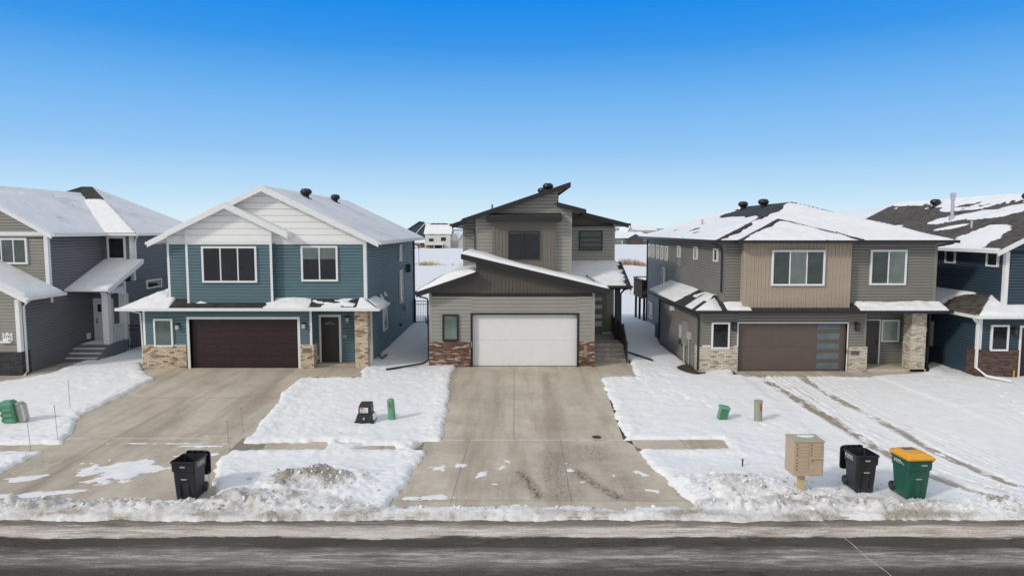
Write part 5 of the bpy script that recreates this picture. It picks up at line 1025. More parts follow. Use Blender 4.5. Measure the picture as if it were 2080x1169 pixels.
mbv = MB(); mbv.tube([LX(32.75, 1.4, .1), LX(32.75, .35, .1)], .05, 8); mbv.tube([LX(31.95, 1.8, .08), LX(31.95, .35, .08)], .025, 8); mbv.build('conduit', M['pipe'], em)
mbv = MB(); mbv.lathe([(.05, 0), (.07, .06), (.07, .2), (.04, .24)], LX(33.5, 1.25, .15), 12); mbv.tube([LX(33.5, 1.3, .15), LX(33.3, 1.45, .1), LX(33.1, 1.2, .12)], .025, 6); mbv.build('gas_valve', M['darkgrey'], em)
# rear deck
mbv = MB(); mbv.box(9.15, 13, 47.6, 51.0, 2.15, 2.35); mbv.box(9.12, 9.17, 47.7, 51.02, 2.05, 3.15); mbv.box(9.17, 13, 50.97, 51.02, 2.05, 3.15); dk = mbv.build('deck', M['wood'], rd)
mbv = MB(); mbv.box(9.1, 13, 47.7, 51.04, 3.2, 3.21)
for i in range(14): mbv.box(9.12, 9.16, 47.75 + i * .24, 47.79 + i * .24, 3.15, 3.5)
mbv = MB()
for i in range(28): mbv.box(9.11, 9.15, 47.72 + i * .12, 47.75 + i * .12, 3.14, 3.36)
mbv.box(9.08, 9.18, 47.6, 51.05, 3.35, 3.42); mbv.box(9.08, 13, 50.95, 51.05, 3.35, 3.42); mbv.build('deck_rail', M['blackmetal'], dk)
for x_, y_ in ((9.2, 50.9), (9.2, 49.4), (9.25, 48.0), (11.2, 50.9)):
    mbv = MB(); mbv.box(x_, x_ + .15, y_ - .15, y_, .2, 2.16); mbv.build('deck_post', M['blackmetal'], dk)

# ================================================================== NAVY HOUSE, FAR RIGHT
rn = thing('house', (24, 29.3, .5), 'navy blue house with brown shingle roof, metal flue pipe and umber brick base', 'house')
NV = M['navy']; XA, XU = 20.2, 21.35; F = front(29.3); FU = front(29.5); brt = 1.727; er = 6.02
wall_obj(rn, NV, [(F, rect(XA, 22.05, .35, 3.25)), (F, rect(22.05, 27.2, 2.7, 3.25)), (F, rect(27.2, 32, .35, 3.25)), (FU, rect(XU, 32, 3.4, 5.95)), (FU, [(XU, 5.9), (30.5, 5.9), (25.9, 8.3), (XU, 6.2)]), (lside(XA), rect(29.3, 46, .2, 3.25)), (lside(XU), rect(29.5, 45, 3.2, 6.0))],
         [(XA + .01, 32, 29.6, 45.9, 0, 3.25), (XA + .01, 22.05, 29.31, 29.7, 0, 3.25), (22.05, 27.2, 29.31, 29.7, 2.7, 3.25), (XU + .01, 32, 29.52, 45, 3.1, 6.0)], .13)
mbt = MB(); corner_trim(mbt, XU, 29.5, 3.5, 5.95, -1, .13); corner_trim(mbt, XA, 29.3, brt, 3.25, -1, .13); mbt.build_split('corner_trim', W, rn)
mbb = MB(); mbb.box(XA - .05, 21.95, 29.22, 29.32, .2, brt); mbb.box(XA - .05, XA + .01, 29.32, 29.9, .2, brt); mbb.build_split('brick_base', M['umberbrick'], rn)
door_frame(rn, F, 22.05, 27.2, .4, 2.68, 'white', .10, .05, .22); garage_panelled(rn, F, 22.05, 27.2, .5, 2.68, M['maroon'])
window(rn, F, 20.684, 21.463, 1.673, 2.804, 1, fill='interior')
lantern(rn, F, 21.711, 2.525)
for u, a, b in ((1932, 507, 534), (2018, 511, 541)):
    yc = 1387 * XU / (u - 1040); dz_ = yc / 1387; window(rn, lside(XU), yc - .42, yc + .34, 6.9 - (b - 466) * dz_, 6.9 - (a - 466) * dz_, 1, fill='paleblind', glass='paleglass')
ZR = 8.72; XRi = 25.9
Q1 = [(20.72, 46.2, er), (20.72, 29.1, er), (XRi, 29.1, ZR), (XRi, 46.2, ZR)]; Q2 = [(31.1, 29.1, er), (31.1, 46.2, er), (XRi, 46.2, ZR), (XRi, 29.1, ZR)]
e3 = 3.24; K = .49
Q3 = [(19.8, 28.8, e3), (32, 28.8, e3), (32, 29.55, e3 + K * .75), (XU, 29.55, e3 + K * .75), (XU, 30.35, e3 + K * 1.55)]; Q4 = [(19.8, 46.2, e3), (19.8, 28.8, e3), (XU, 30.35, e3 + K * 1.55), (XU, 46.2, e3 + K * 1.55)]
ro = roof_obj(rn, [Q1, Q2], M['roof_brown'], .08); lo = roof_obj(rn, [Q3, Q4], M['roof_brown'], .06, 'porch_roof')
soffit_obj(rn, [Q1, Q2], W, .13); mbx = MB(); mbx.face([(19.8, 28.8, e3 - .1), (32, 28.8, e3 - .1), (32, 29.31, e3 - .1), (XA, 29.31, e3 - .1), (XA, 46, e3 - .1), (19.8, 46, e3 - .1)]); mbx.build('soffit', W, rn)
fascia_obj(rn, [((20.70, 29.09, er - .03), (XRi, 29.09, ZR - .03)), ((XRi, 29.09, ZR - .03), (31.1, 29.09, er - .03))], W, .22)
eave_gutter(rn, [((20.66, 29.1, er), (20.66, 46.2, er)), ((19.74, 28.75, e3 + .02), (32, 28.75, e3 + .02)), ((19.74, 28.7, e3 + .02), (19.74, 46.2, e3 + .02))], W)
def fn5(S, T_):                                                  # S runs from the back to the street end, T up the slope (5.9 m)
    n_ = .75 * fbm(S * .7 + T_ * .2, T_ * 1.1, 5, 401) + .45 * fbm(S * 1.3, np.floor(T_ / .13) * .77, 4, 403); tmax = 5.84
    a = 1.0 - (tmax - T_) / .85 + 1.2 * n_                       # along the ridge
    a = np.maximum(a, 1.0 - np.sqrt(((S - 14.4) / 1.35) ** 2 + ((T_ - .75) / 1.55) ** 2) + .45 * n_)
    for cs, ct, rs, rt_, sl in ((8.5, 4.3, 1.5, .22, .0), (9.6, 3.2, 2.3, .42, .28), (12.4, 3.5, 1.3, .40, .25), (14.3, 4.5, 2.4, .42, .18), (5.0, 2.1, 1.1, .25, .2), (16.4, 4.2, 1.3, .5, .1), (11, 2.2, .7, .2, .3)):
        a = np.maximum(a, 1.0 - np.sqrt(((S - cs) / rs) ** 2 + ((T_ - ct - sl * (S - cs)) / rt_) ** 2) + .7 * n_)
    a = np.maximum(a, np.where(T_ < .12 + .1 * n_, .7, -1))
    return .075 * np.clip(a, -1, 1.2)
roof_snow(ro, Q1, fn5, .07, .10)
roof_snow(lo, Q4, lambda S, T_: .09 * np.clip(1 - 2 * smooth(S + .8 * fbm(S * .4, T_ * 2.2, 4, 411) - .5 * T_, 13.6, 14.1) + 2.0 * smooth(S + .4 * T_ - 17.3 + .25 * fbm(S * 2, T_ * 2, 3, 7), 0, .15), -1, 1.3), .07, .12)
roof_snow(lo, Q3, lambda S, T_: .10 + .06 * fbm(S, T_ * 2, 4, 415), .06, .12)
mbv = MB(); fx, fy = 23.4, 36.5; fz = er + .5174 * (fx - 20.72); mbv.lathe([(.17, -.1), (.15, .18), (.085, .22), (.085, 1.05), (.13, 1.06), (.13, 1.12), (.10, 1.13), (.10, 1.2), (.14, 1.21), (.14, 1.42), (.02, 1.44)], (fx, fy, fz), 16); mbv.build('flue_pipe', M['chrome'], rn)
mbv = MB(); mbv.lathe([(.06, -.2), (.06, .34)], (22.6, 33.7, er + .5174 * 1.88), 10); mbv.build('plumbing_vent', M['pipe'], rn)
roof_vent(rn, (25.0, 40.6, er + .5174 * 4.28)); roof_vent(rn, (25.0, 33.3, er + .5174 * 4.28))
downspout(rn, [(19.75, 29.0, 3.15), (19.95, 29.15, 3.0), (20.12, 29.22, 2.85), (20.12, 29.22, .95), (20.3, 28.8, .68), (20.9, 28.1, .6)], W, .06)
LX = lside(XA); mbv = MB(); mbv.lbox(LX, 32.35, 33.0, 1.35, 2.55, .03, .2); em = mbv.build('electric_meter', M['meter'], rn, bevel=.012); mbv = MB(); mbv.lathe([(.12, 0), (.12, .06), (.09, .12)], LX(32.67, 2.1, .2), 16, (-1, 0, 0)); mbv.build('meter_dial', M['lampglass'], em)
mbv = MB(); mbv.tube([LX(32.75, 1.4, .1), LX(32.75, .3, .1)], .045, 8); mbv.build('conduit', M['pipe'], em); mbv = MB(); mbv.lbox(LX, 33.2, 33.6, 1.5, 1.85, .03, .16); mbv.build('meter_can', M['meter'], em, bevel=.02)
mbv = MB(); mbv.tube([(21.7, 29.1, .4), (21.7, 29.1, .85)], .03, 8); mbv.build('gas_riser', plain('yellow_pipe', (.5, .35, .05)), rn)
# ------------------------------------------------------------------ wheeled bins
PL = {'black': plain('black_bin_plastic', (.012, .013, .018), .42, .12, 4, grime=.06), 'green': plain('green_bin_plastic', (.010, .098, .066), .42, .10, 4, grime=.05), 'yellow': plain('yellow_bin_lid', (.80, .37, .015), .4, .06)}
def bin_(name, loc, mat, open_, label, rot=0, mark=None, W_=.62, Dp=.74, Ht=.98, lidmat=None, cat='wheeled bin'):
    root = thing(name, (0, 0, 0), label, cat, 'wheeled bins at the kerb'); mb = MB()
    def ringp(z, w_, y0, y1, r=.05):
        pts = []
        for cx, cy, a0 in ((w_ / 2 - r, y0 + r, -90), (w_ / 2 - r, y1 - r, 0), (-w_ / 2 + r, y1 - r, 90), (-w_ / 2 + r, y0 + r, 180)):
            for k in range(4): a = R(a0 + 30 * k); pts.append((cx + r * math.cos(a), cy + r * math.sin(a), z))
        return pts
    # (z, width, front y, back y); front is -y. Shoulder step below the rim at the front, as on the real carts
    lv = [(0, W_ * .80, -Dp * .34, Dp * .27), (.03, W_ * .82, -Dp * .355, Dp * .29), (Ht * .40, W_ * .87, -Dp * .40, Dp * .33), (Ht * .70, W_ * .91, -Dp * .43, Dp * .36), (Ht * .74, W_ * .965, -Dp * .475, Dp * .37), (Ht * .80, W_ * .975, -Dp * .49, Dp * .38), (Ht * .955, W_ * .985, -Dp * .495, Dp * .40), (Ht * .957, W_ * 1.04, -Dp * .52, Dp * .43), (Ht, W_ * 1.04, -Dp * .52, Dp * .43),
          (Ht, W_ * .97, -Dp * .485, Dp * .39), (Ht * .7, W_ * .88, -Dp * .41, Dp * .34), (.06, W_ * .76, -Dp * .32, Dp * .25)]
    rr = [ringp(*l) for l in lv]; n = len(rr[0]); mb.v = [p for r_ in rr for p in r_]
    for i in range(len(lv) - 1):
        for j in range(n): mb.f.append([i * n + j, i * n + (j + 1) % n, (i + 1) * n + (j + 1) % n, (i + 1) * n + j])
    mb.f.append(list(range(n))[::-1]); mb.f.append([(len(lv) - 1) * n + j for j in range(n)]); mb.m = [0] * len(mb.f)
    fr = Fr((0, -Dp * .40, 0), (1, 0, 0), (0, -1, 0))
    # recess frame and grab bar on the front, feet
    mb.lbox(fr, -.115, -.095, .08, .46, -.03, .018); mb.lbox(fr, .095, .115, .08, .46, -.03, .018); mb.lbox(fr, -.115, .115, .46, .48, -.02, .022)
    for sx in (-1, 1): mb.box(sx * W_ * .27 - .06, sx * W_ * .27 + .06, -Dp * .35, -Dp * .22, -.025, .03)
    # ribs on the sides under the rim
    for sx in (-1, 1): mb.box(sx * W_ * .47 - .012, sx * W_ * .47 + .012, -Dp * .44, Dp * .35, Ht * .735, Ht * .755)
    body = mb.build('bin_body', mat, root, smooth_=False)
    hb = MB(); hb.tube([(-W_ * .36, Dp * .53, Ht + .045), (W_ * .36, Dp * .53, Ht + .045)], .016, 8)
    for a in (-.36, -.12, .12, .36): hb.box(W_ * a - .018, W_ * a + .018, Dp * .40, Dp * .54, Ht - .03, Ht + .055)
    hb.box(-W_ * .37, W_ * .37, Dp * .40, Dp * .43, Ht - .05, Ht + .01)
    hb.build('handle', mat, root)
    lm = lidmat or mat; lb = MB()
    if open_:
        # lid hangs straight down behind the bin
        n2 = 8; yv = Dp * .56; prof = []
        def lring(z, w_, r=.09): return None
        def rr2(y, w_, z0, z1, r):
            pts = []
            for cx, cz, a0 in ((w_ / 2 - r, z0 + r, -90), (w_ / 2 - r, z1 - r, 0), (-w_ / 2 + r, z1 - r, 90), (-w_ / 2 + r, z0 + r, 180)):
                for k in range(5): a = R(a0 + 22.5 * k); pts.append((cx + r * math.cos(a), y, cz + r * math.sin(a)))
            return pts
        zt, zb2 = Ht + .03, Ht - .60
        rg2 = [rr2(yv, W_ * 1.04, zb2, zt, .09), rr2(yv + .035, W_ * 1.06, zb2 - .005, zt, .09), rr2(yv + .075, W_ * .96, zb2 + .03, zt - .03, .09), rr2(yv + .10, W_ * .70, zb2 + .14, zt - .12, .09)]
        k = len(rg2[0]); lb.v = [p for r_ in rg2 for p in r_]
        for i in range(3):
            for j in range(k): lb.f.append([i * k + j, i * k + (j + 1) % k, (i + 1) * k + (j + 1) % k, (i + 1) * k + j])
        lb.f.append([3 * k + j for j in range(k)]); lb.f.append(list(range(k))[::-1]); lb.m = [0] * len(lb.f)
    else:
        lv = [(Ht + .0, W_ * 1.10, -Dp * .56, Dp * .46, .06), (Ht + .045, W_ * 1.11, -Dp * .565, Dp * .46, .06), (Ht + .075, W_ * 1.02, -Dp * .51, Dp * .45, .08), (Ht + .085, W_ * .86, -Dp * .43, Dp * .40, .08), (Ht + .12, W_ * .78, -Dp * .38, Dp * .36, .08), (Ht + .13, W_ * .60, -Dp * .28, Dp * .28, .06)]
        rr = [ringp(*l) for l in lv]; n = len(rr[0]); lb.v = [p for r_ in rr for p in r_]
        for i in range(len(lv) - 1):
            for j in range(n): lb.f.append([i * n + j, i * n + (j + 1) % n, (i + 1) * n + (j + 1) % n, (i + 1) * n + j])
        lb.f.append(list(range(n))[::-1]); lb.f.append([(len(lv) - 1) * n + j for j in range(n)]); lb.m = [0] * len(lb.f)
    lid = lb.build('lid', lm, root)
    if not open_:
        st = MB(); st.box(-.15, .15, .03, .20, Ht + .131, Ht + .134); st.build('sticker', M['frosted'], lid)
        st = MB(); st.box(-.16, .16, .205, .235, Ht + .131, Ht + .134); st.build('sticker', plain('orange_sticker', (.65, .16, .05)), lid)
    for sx in (-1, 1):
        wb = MB(); c = (sx * W_ * .40 - .035, Dp * .36, .125); wb.lathe([(.04, 0), (.115, 0), (.13, .015), (.13, .055), (.115, .07), (.04, .07)], c, 24, (1, 0, 0)); wh = wb.build('wheel', M['blackmetal'], root, smooth_=False)
        hbm = MB(); hbm.lathe([(.07, 0), (.07, .082), (.03, .086)], (c[0] - .006, c[1], c[2]), 16, (1, 0, 0)); hbm.build('hub', M['darkgrey'], wh)
    ax = MB(); ax.tube([(-W_ * .42, Dp * .36, .125), (W_ * .42, Dp * .36, .125)], .014, 8); ax.build('axle', M['darkgrey'], root)
    lw2 = M['pipe']; fs = Fr((0, -Dp * .495, 0), (1, 0, 0), (0, -1, 0))
    e = MB(); e.lbox(fs, .02 if mark else -.07, .17 if mark else .06, Ht * .845, Ht * .88, -.01, .004)
    for i in range(6): e.lbox(fs, (.03 if mark else -.06) + i * .02, (.042 if mark else -.048) + i * .02, Ht * .85, Ht * .875, .003, .005)
    e.build('number_strip', lw2, root)
    e = MB(); e.lbox(fr, -.07, .07, .505, .525, -.06, .045); e.build('grab_bar', lw2, root)
    root.location = loc; root.rotation_euler = (0, 0, R(rot)); return root, W_, Dp, Ht
def side_mark(root, sx, W_, Dp, Ht, kind):
    # lettering band on the side of a bin
    fr = Fr((sx * W_ * .4885, 0, 0), (0, sx, 0), (sx, 0, 0)); b = root.location.copy(); r_ = root.rotation_euler.z; root.location = (0, 0, 0); root.rotation_euler.z = 0
    if kind == 'green':
        text_mesh('lettering', 'WM', .15, fr, -.06 * 1.0, Ht * .86, .003, M['white'], root, .003, .25)
        e = MB()
        for i in range(4): e.lbox(fr, .10 + i * .034, .122 + i * .034, Ht * .84 - i * .006, Ht * .89 - i * .012, -.004, .006)
        e.build('logo', M['pipe'], root)
    else:
        e = MB()
        for i, (a, b_, h0, h1) in enumerate(((-.20, -.165, 0, .10), (-.165, -.12, .075, .10), (-.165, -.13, .04, .06), (-.10, -.07, .01, .095), (-.06, -.02, .03, .10), (-.02, .0, .03, .10), (.02, .05, .03, .095), (.06, .10, .035, .095), (.11, .15, .04, .09), (-.15, .18, -.01, .012))):
            e.lbox(fr, a, b_, Ht * .83 + h0, Ht * .83 + h1, -.004, .006)
        e.build('lettering', M['pipe'], root)
    root.location = b; root.rotation_euler.z = r_
b1, *d1 = bin_('wheeled_bin', (-8.24, 17.02, .13), PL['black'], True, 'open black wheeled bin standing alone at the street end of the teal house driveway', -2); side_mark(b1, 1, *d1, 'black')
b2, *d2 = bin_('wheeled_bin', (9.05, 17.3, .20), PL['black'], True, 'open black wheeled bin in the snow between the tan mailbox and the green bin', 3, None, .59, .72, .97); side_mark(b2, -1, *d2, 'black')
b3, *d3 = bin_('wheeled_bin', (10.15, 16.95, .17), PL['green'], False, 'green wheeled bin with a closed yellow lid in the snow by the kerb', 4, 'wm', .66, .80, 1.02, PL['yellow']); side_mark(b3, -1, *d3, 'green')

# ------------------------------------------------------------------ cluster mailbox
TB = plain('tan_mailbox_paint', (.50, .39, .275), .5, .05)
rm = thing('mailbox', (7.6, 17.2, .1), 'tan cluster mailbox of many small locked doors on a single post', 'mailbox')
mx0, mx1, mz0, mz1, my0, my1 = 7.19, 7.95, .63, 1.51, 16.98, 17.55
mb = MB(); mb.box(mx0, mx1, my0, my1, mz0, mz1); mb.build('cabinet', TB, rm, bevel=.008)
mb = MB(); mb.prism([(mx0 - .015, my0 - .02, mz1 + .001), (mx0 - .015, my1 + .015, mz1 + .001), (mx0 - .015, my1 + .015, mz1 + .045), (mx0 - .015, my0 - .02, mz1 + .035)], (mx1 - mx0 + .03, 0, 0)); cp = mb.build('roof_cap', plain('weathered_mailbox_top', (.43, .385, .30), .5, .12), rm, bevel=.006)
mb = MB(); mb.v = []; nn_ = 14
pts = [(7.64 + .22 * math.cos(a) * (1 + .2 * math.sin(3 * a)), 17.38 + .13 * math.sin(a) * (1 + .2 * math.cos(2 * a)), mz1 + .042) for a in [2 * math.pi * i / nn_ for i in range(nn_)]]
mb.add(pts + [(7.64, 17.38, mz1 + .062)], [[i, (i + 1) % nn_, nn_] for i in range(nn_)]); mb.build('snow', M['snow'], cp)
FM = front(my0); lockm = M['darkgrey']
def mdoor(u0, u1, z0, z1, lu):
    m = MB(); m.lbox(FM, u0, u1, z0, z1, -.01, .012); o = m.build('mail_door', TB, rm, bevel=.003); l = MB(); l.lathe([(.016, 0), (.016, .006), (.008, .008)], FM(lu, (z0 + z1) / 2 + .008, .012), 10, (0, -1, 0)); l.build('lock', lockm, o)
for i in range(8):
    z1_ = mz1 - .03 - i * .086 - (.045 if i > 3 else 0); mdoor(mx0 + .035, mx0 + .365, z1_ - .080, z1_, mx0 + .075)
for i in range(4):
    z1_ = mz1 - .03 - i * .086; mdoor(mx0 + .405, mx1 - .045, z1_ - .080, z1_, mx0 + .44)
mdoor(mx0 + .405, mx1 - .03, mz0 + .34, mz0 + .44, mx0 + .47); mdoor(mx0 + .405, mx1 - .03, mz0 + .03, mz0 + .335, mx0 + .48)
mb = MB(); mb.lbox(FM, mx0 + .40, mx1 - .03, mz1 - .42, mz1 - .395, 0, .05); mb.build('outgoing_slot_hood', plain('pale_tan_paint', (.58, .47, .34), .45, .04), rm, bevel=.004)
mb = MB(); mb.lathe([(.038, 0), (.038, .004), (.03, .006)], FM(mx0 + .48, mz0 + .2, .013), 16, (0, -1, 0)); mb.lathe([(.014, 0), (.014, .006)], FM(mx0 + .48, mz0 + .11, .013), 10, (0, -1, 0)); mb.build('seal_plate', M['pipe'], rm)
mb = MB(); mb.box(7.42, 7.57, 17.15, 17.32, -.3, mz0); mb.build('post', plain('tan_post_paint', (.56, .43, .28), .5, .06), rm, bevel=.01)

# ------------------------------------------------------------------ utility pedestals
PG = plain('green_pedestal_plastic', (.120, .335, .215), .55, .12, 5, grime=.08); PT = plain('grey_green_pedestal_plastic', (.30, .315, .25), .55, .10, 5); DG = plain('dark_green_metal', (.014, .028, .021), .45, .15, 5); REDM = plain('red_label', (.40, .045, .022), .5, .2, 30)
def gpos(px, off=0): return (px[0], px[1], snow_h(px[0], px[1]) + off)
def tilt(o, ax, ay): o.rotation_euler = (R(ax), R(ay), 0)
def lather(root, nm, prof, mat, n=24, flat=1.0):
    mb = MB(); mb.lathe(prof, (0, 0, 0), n); mb.v = [(x, y * flat, z) for x, y, z in mb.v]; return mb.build(nm, mat, root)
def placed(root, p): root.location = p; return root
# leaning pair at the far left
r1 = thing('utility_pedestal', (0, 0, 0), 'wide green plastic utility pedestal leaning left, beside the grey-tan one', 'utility pedestal', 'utility pedestals in the snow')
mb = MB(); mb.box(-.20, .20, -.15, .15, -.2, .66); mb.box(-.215, .215, -.165, .165, .62, .72)
for z in (.06, .24, .44): mb.box(-.19, .19, -.158, -.148, z, z + .14)
mb.build('housing', PG, r1, bevel=.045); mb = MB(); mb.box(-.17, .17, -.12, .12, .72, .76); mb.build('cap', PG, r1, bevel=.02)
placed(r1, gpos((-16.951,22.686))); tilt(r1, 6, -5)
r2 = thing('utility_pedestal', (0, 0, 0), 'grey-tan half-round utility pedestal leaning left, right of the wide green one', 'utility pedestal', 'utility pedestals in the snow')
lather(r2, 'housing', [(.15, -.2), (.15, .60), (.16, .61), (.16, .66), (.12, .69)], PT, 24, .8); mb = MB(); mb.box(.06, .17, -.10, .10, .05, .62); mb.build('back_plate', M['pipe'], r2); placed(r2, gpos((-16.604,22.738))); tilt(r2, 5, -6)
r3 = thing('utility_pedestal', (0, 0, 0), 'slim round green utility pedestal with a rusty red label, beside the dark pad-mounted box', 'utility pedestal', 'utility pedestals in the snow')
lather(r3, 'housing', [(.125, -.2), (.125, .70), (.115, .75), (.07, .785), (.01, .80)], PG, 24); mb = MB(); mb.box(-.045, .005, -.135, -.115, .50, .66); mb.build('label_strip', REDM, r3); mb = MB(); mb.box(-.06, .06, -.128, -.118, .12, .18); mb.build('hasp', PG, r3); placed(r3, gpos((-4.164,23.29), -.07)); tilt(r3, 2, -4)
r4 = thing('utility_pedestal', (0, 0, 0), 'short ribbed green utility pedestal leaning right in the snow', 'utility pedestal', 'utility pedestals in the snow')
mb = MB(); mb.box(-.15, .15, -.13, .13, -.2, .42)
for i in range(6): a = -.125 + i * .05; mb.box(a - .012, a + .012, -.145, -.125, .0, .36)
mb.build('housing', PG, r4, bevel=.03); mb = MB(); mb.box(-.175, .175, -.155, .155, .36, .46); mb.build('cap', PG, r4, bevel=.03); placed(r4, gpos((7.3,23.291))); tilt(r4, 4, 11)
r5 = thing('utility_pedestal', (0, 0, 0), 'upright round grey-green utility pedestal with a bright red label', 'utility pedestal', 'utility pedestals in the snow')
lather(r5, 'housing', [(.135, -.2), (.135, .66), (.15, .665), (.15, .70), (.13, .72), (.02, .73)], PT, 24); mb = MB(); mb.box(.02, .085, -.142, -.105, .38, .60); mb.build('label_strip', REDM, r5); placed(r5, gpos((8.481,23.069))); tilt(r5, 1, -1)
# dark pad-mounted box
r6 = thing('utility_box', (0, 0, 0), 'dark green and black pad-mounted electrical box with a white warning sticker', 'utility box')
def frust(mb, z0, z1, a, b):
    (x0, x1, y0, y1), (X0, X1, Y0, Y1) = a, b
    mb.add([(x0, y0, z0), (x1, y0, z0), (x1, y1, z0), (x0, y1, z0), (X0, Y0, z1), (X1, Y0, z1), (X1, Y1, z1), (X0, Y1, z1)], [[3, 2, 1, 0], [4, 5, 6, 7], [0, 1, 5, 4], [1, 2, 6, 5], [2, 3, 7, 6], [3, 0, 4, 7]])
mb = MB(); frust(mb, -.1, .06, (-.34, .34, -.32, .34), (-.33, .33, -.31, .33)); frust(mb, .061, .30, (-.31, .31, -.28, .31), (-.24, .26, -.22, .26)); mb.build('base', DG, r6, bevel=.015)
mb = MB(); frust(mb, .301, .56, (-.215, .235, -.20, .24), (-.20, .23, -.18, .23)); frust(mb, .561, .66, (-.20, .23, -.18, .23), (-.16, .22, -.09, .21)); mb.build('hood', plain('black_metal_hood', (.018, .020, .021), .42, .15, 5), r6, bevel=.015)
fs = Fr((0, -.203, 0), (1, 0, 0), (0, -1, 0)); mb = MB(); mb.lbox(fs, -.15, -.02, .355, .53, -.02, .012); mb.lbox(fs, -.01, .13, .355, .53, -.02, .012); stk = mb.build('warning_sticker', W, r6)
mb = MB(); mb.lbox(fs, -.14, -.03, .475, .52, .01, .014); mb.lbox(fs, -.14, -.03, .425, .437, .01, .014); mb.build('sticker_red_band', REDM, stk)
mb = MB()
for i in range(3): mb.lbox(fs, .0, .11 - .02 * i, .38 + i * .05, .392 + i * .05, .01, .014); mb.lbox(fs, -.13, -.05, .37 + i * .018, .378 + i * .018, .01, .014)
mb.build('sticker_print', M['numerals'], stk)
mb = MB(); mb.box(-.02, .03, -.31, -.27, .14, .22); mb.lathe([(.03, 0), (.03, .02)], (.005, -.30, .19), 10, (0, -1, 0)); mb.build('padlock', M['chrome'], r6); mb = MB(); frust(mb, .10, .30, (.29, .35, -.2, .26), (.262, .30, -.16, .22)); mb.build('snow', M['snow'], r6, bevel=.01)
placed(r6, gpos((-5.04,23.058), -.04))
# valve cover on the middle drive
p = (2.734,21.56); rv = thing('valve_cover', (p[0], p[1], float(zb(*p))), 'small round rusty valve cover set in the middle driveway by the pavement', 'valve cover')
mb = MB(); mb.lathe([(.15, 0), (.15, .012), (.13, .014), (.13, .010), (.02, .010)], (p[0], p[1], float(zb(*p))), 24); mb.build('lid', plain('rusty_iron', (.05, .034, .028), .8, .3, 20), rv)
# ------------------------------------------------------------------ marker stakes along the drives
OR = plain('faded_orange_rod', (.36, .20, .12), .6, .2); GR = plain('grey_rod', (.30, .27, .25), .6, .2); STM = M['darkgrey']
def stake(px, h, mat, label, lean=(0, 0), r=.0075, dark=False):
    x, y = px; root = thing('marker_stake', (x, y, snow_h(x, y)), label, 'marker stake', 'thin marker stakes along the driveways'); z = float(root.location.z)
    z = max(z, float(zb(x, y))); root.location.z = z; bpy.context.view_layer.update()
    mb = MB(); mb.tube([(x, y, z - .1), (x + lean[0] * h, y + lean[1] * h, z + h)], r, 6); mb.build('rod', mat, root)
    mb = MB(); mb.tube([(x + lean[0] * h * .96, y, z + h * .96), (x + lean[0] * h, y + lean[1] * h, z + h + .01)], r * 1.4, 6); mb.build('rod_cap', M['numerals'], root)
stake((-15.966,24.221), 1.02, GR, 'grey marker stake left of the teal house driveway, the one farthest from the street', (-.02, 0))
stake((-14.266,20.971), 1.08, GR, 'grey marker stake at the snow corner between the teal house driveway and the pavement', (-.05, 0))
stake((-14.581,20.205), 1.0, GR, 'leaning grey marker stake at the left pavement below the pair of leaning pedestals', (-.07, 0))
stake((-8.518,20.123), .95, OR, 'orange marker stake at the right edge of the teal house driveway, beside the pavement', (-.05, 0))
stake((-8.773,21.844), .82, OR, 'orange marker stake on the right edge of the teal house driveway, just above the pavement', (-.08, 0))
stake((-7.719,16.918), .68, GR, 'short grey marker stake in the snow right beside the lone black bin', (.01, 0))
stake((-6.423,28.394), .62, GR, 'short grey marker stake in front of the brick column of the teal house', (0, 0))
p = (6.554,18.918); stake(p, .20, STM, 'stubby dark stake poking out of the dirty snow heap left of the mailbox', (0, 0), .022)
# ------------------------------------------------------------------ fences
def fence(name, x0, x1, y, z, h, label, step=.11, posts=2.0):
    root = thing(name, (x0, y, z), label, 'fence', 'black metal fences between the houses'); mb = MB()
    for zz in (h - .04, h - .26, .22): mb.box(x0, x1, y - .018, y + .018, z + zz - .02, z + zz + .02)
    i = 0
    while x0 + i * step < x1: mb.box(x0 + i * step - .010, x0 + i * step + .010, y - .010, y + .010, z, z + h + .0); i += 1
    mb.build('picket_panel', M['blackmetal'], root); x = x0
    while x <= x1 + .01: m2 = MB(); m2.box(x - .04, x + .04, y - .04, y + .04, z - .2, z + h + .08); m2.build('post', M['blackmetal'], root); x += posts
fence('metal_fence', -20.05, -16.75, 35.3, .62, 1.35, 'black metal fence between the grey house porch and the teal house', .11, 1.1)
fence('metal_fence', -6.45, -2.6, 45.3, .55, 1.65, 'black metal fence at the rear between the teal house and the middle house', .11, 3.7)
# air conditioner beside the warm grey house
ra = thing('air_conditioner', (8.95, 39.6, .5), 'dark grey air conditioner unit beside the side wall of the warm grey house', 'air conditioner'); mb = MB(); mb.box(8.45, 9.2, 39.2, 39.95, .55, 1.45)
for i in range(14): mb.box(8.43, 9.22, 39.18, 39.97, .62 + i * .055, .64 + i * .055)
mb.build('casing', plain('ac_grey', (.075, .078, .08), .5), ra); mb = MB(); mb.lathe([(.32, 0), (.32, .04), (.05, .06)], (8.82, 39.57, 1.45), 20); mb.build('fan_grille', M['blackmetal'], ra); mb = MB(); mb.box(8.4, 9.3, 39.1, 40.0, .3, .55); mb.build('pad', M['concrete'], ra)
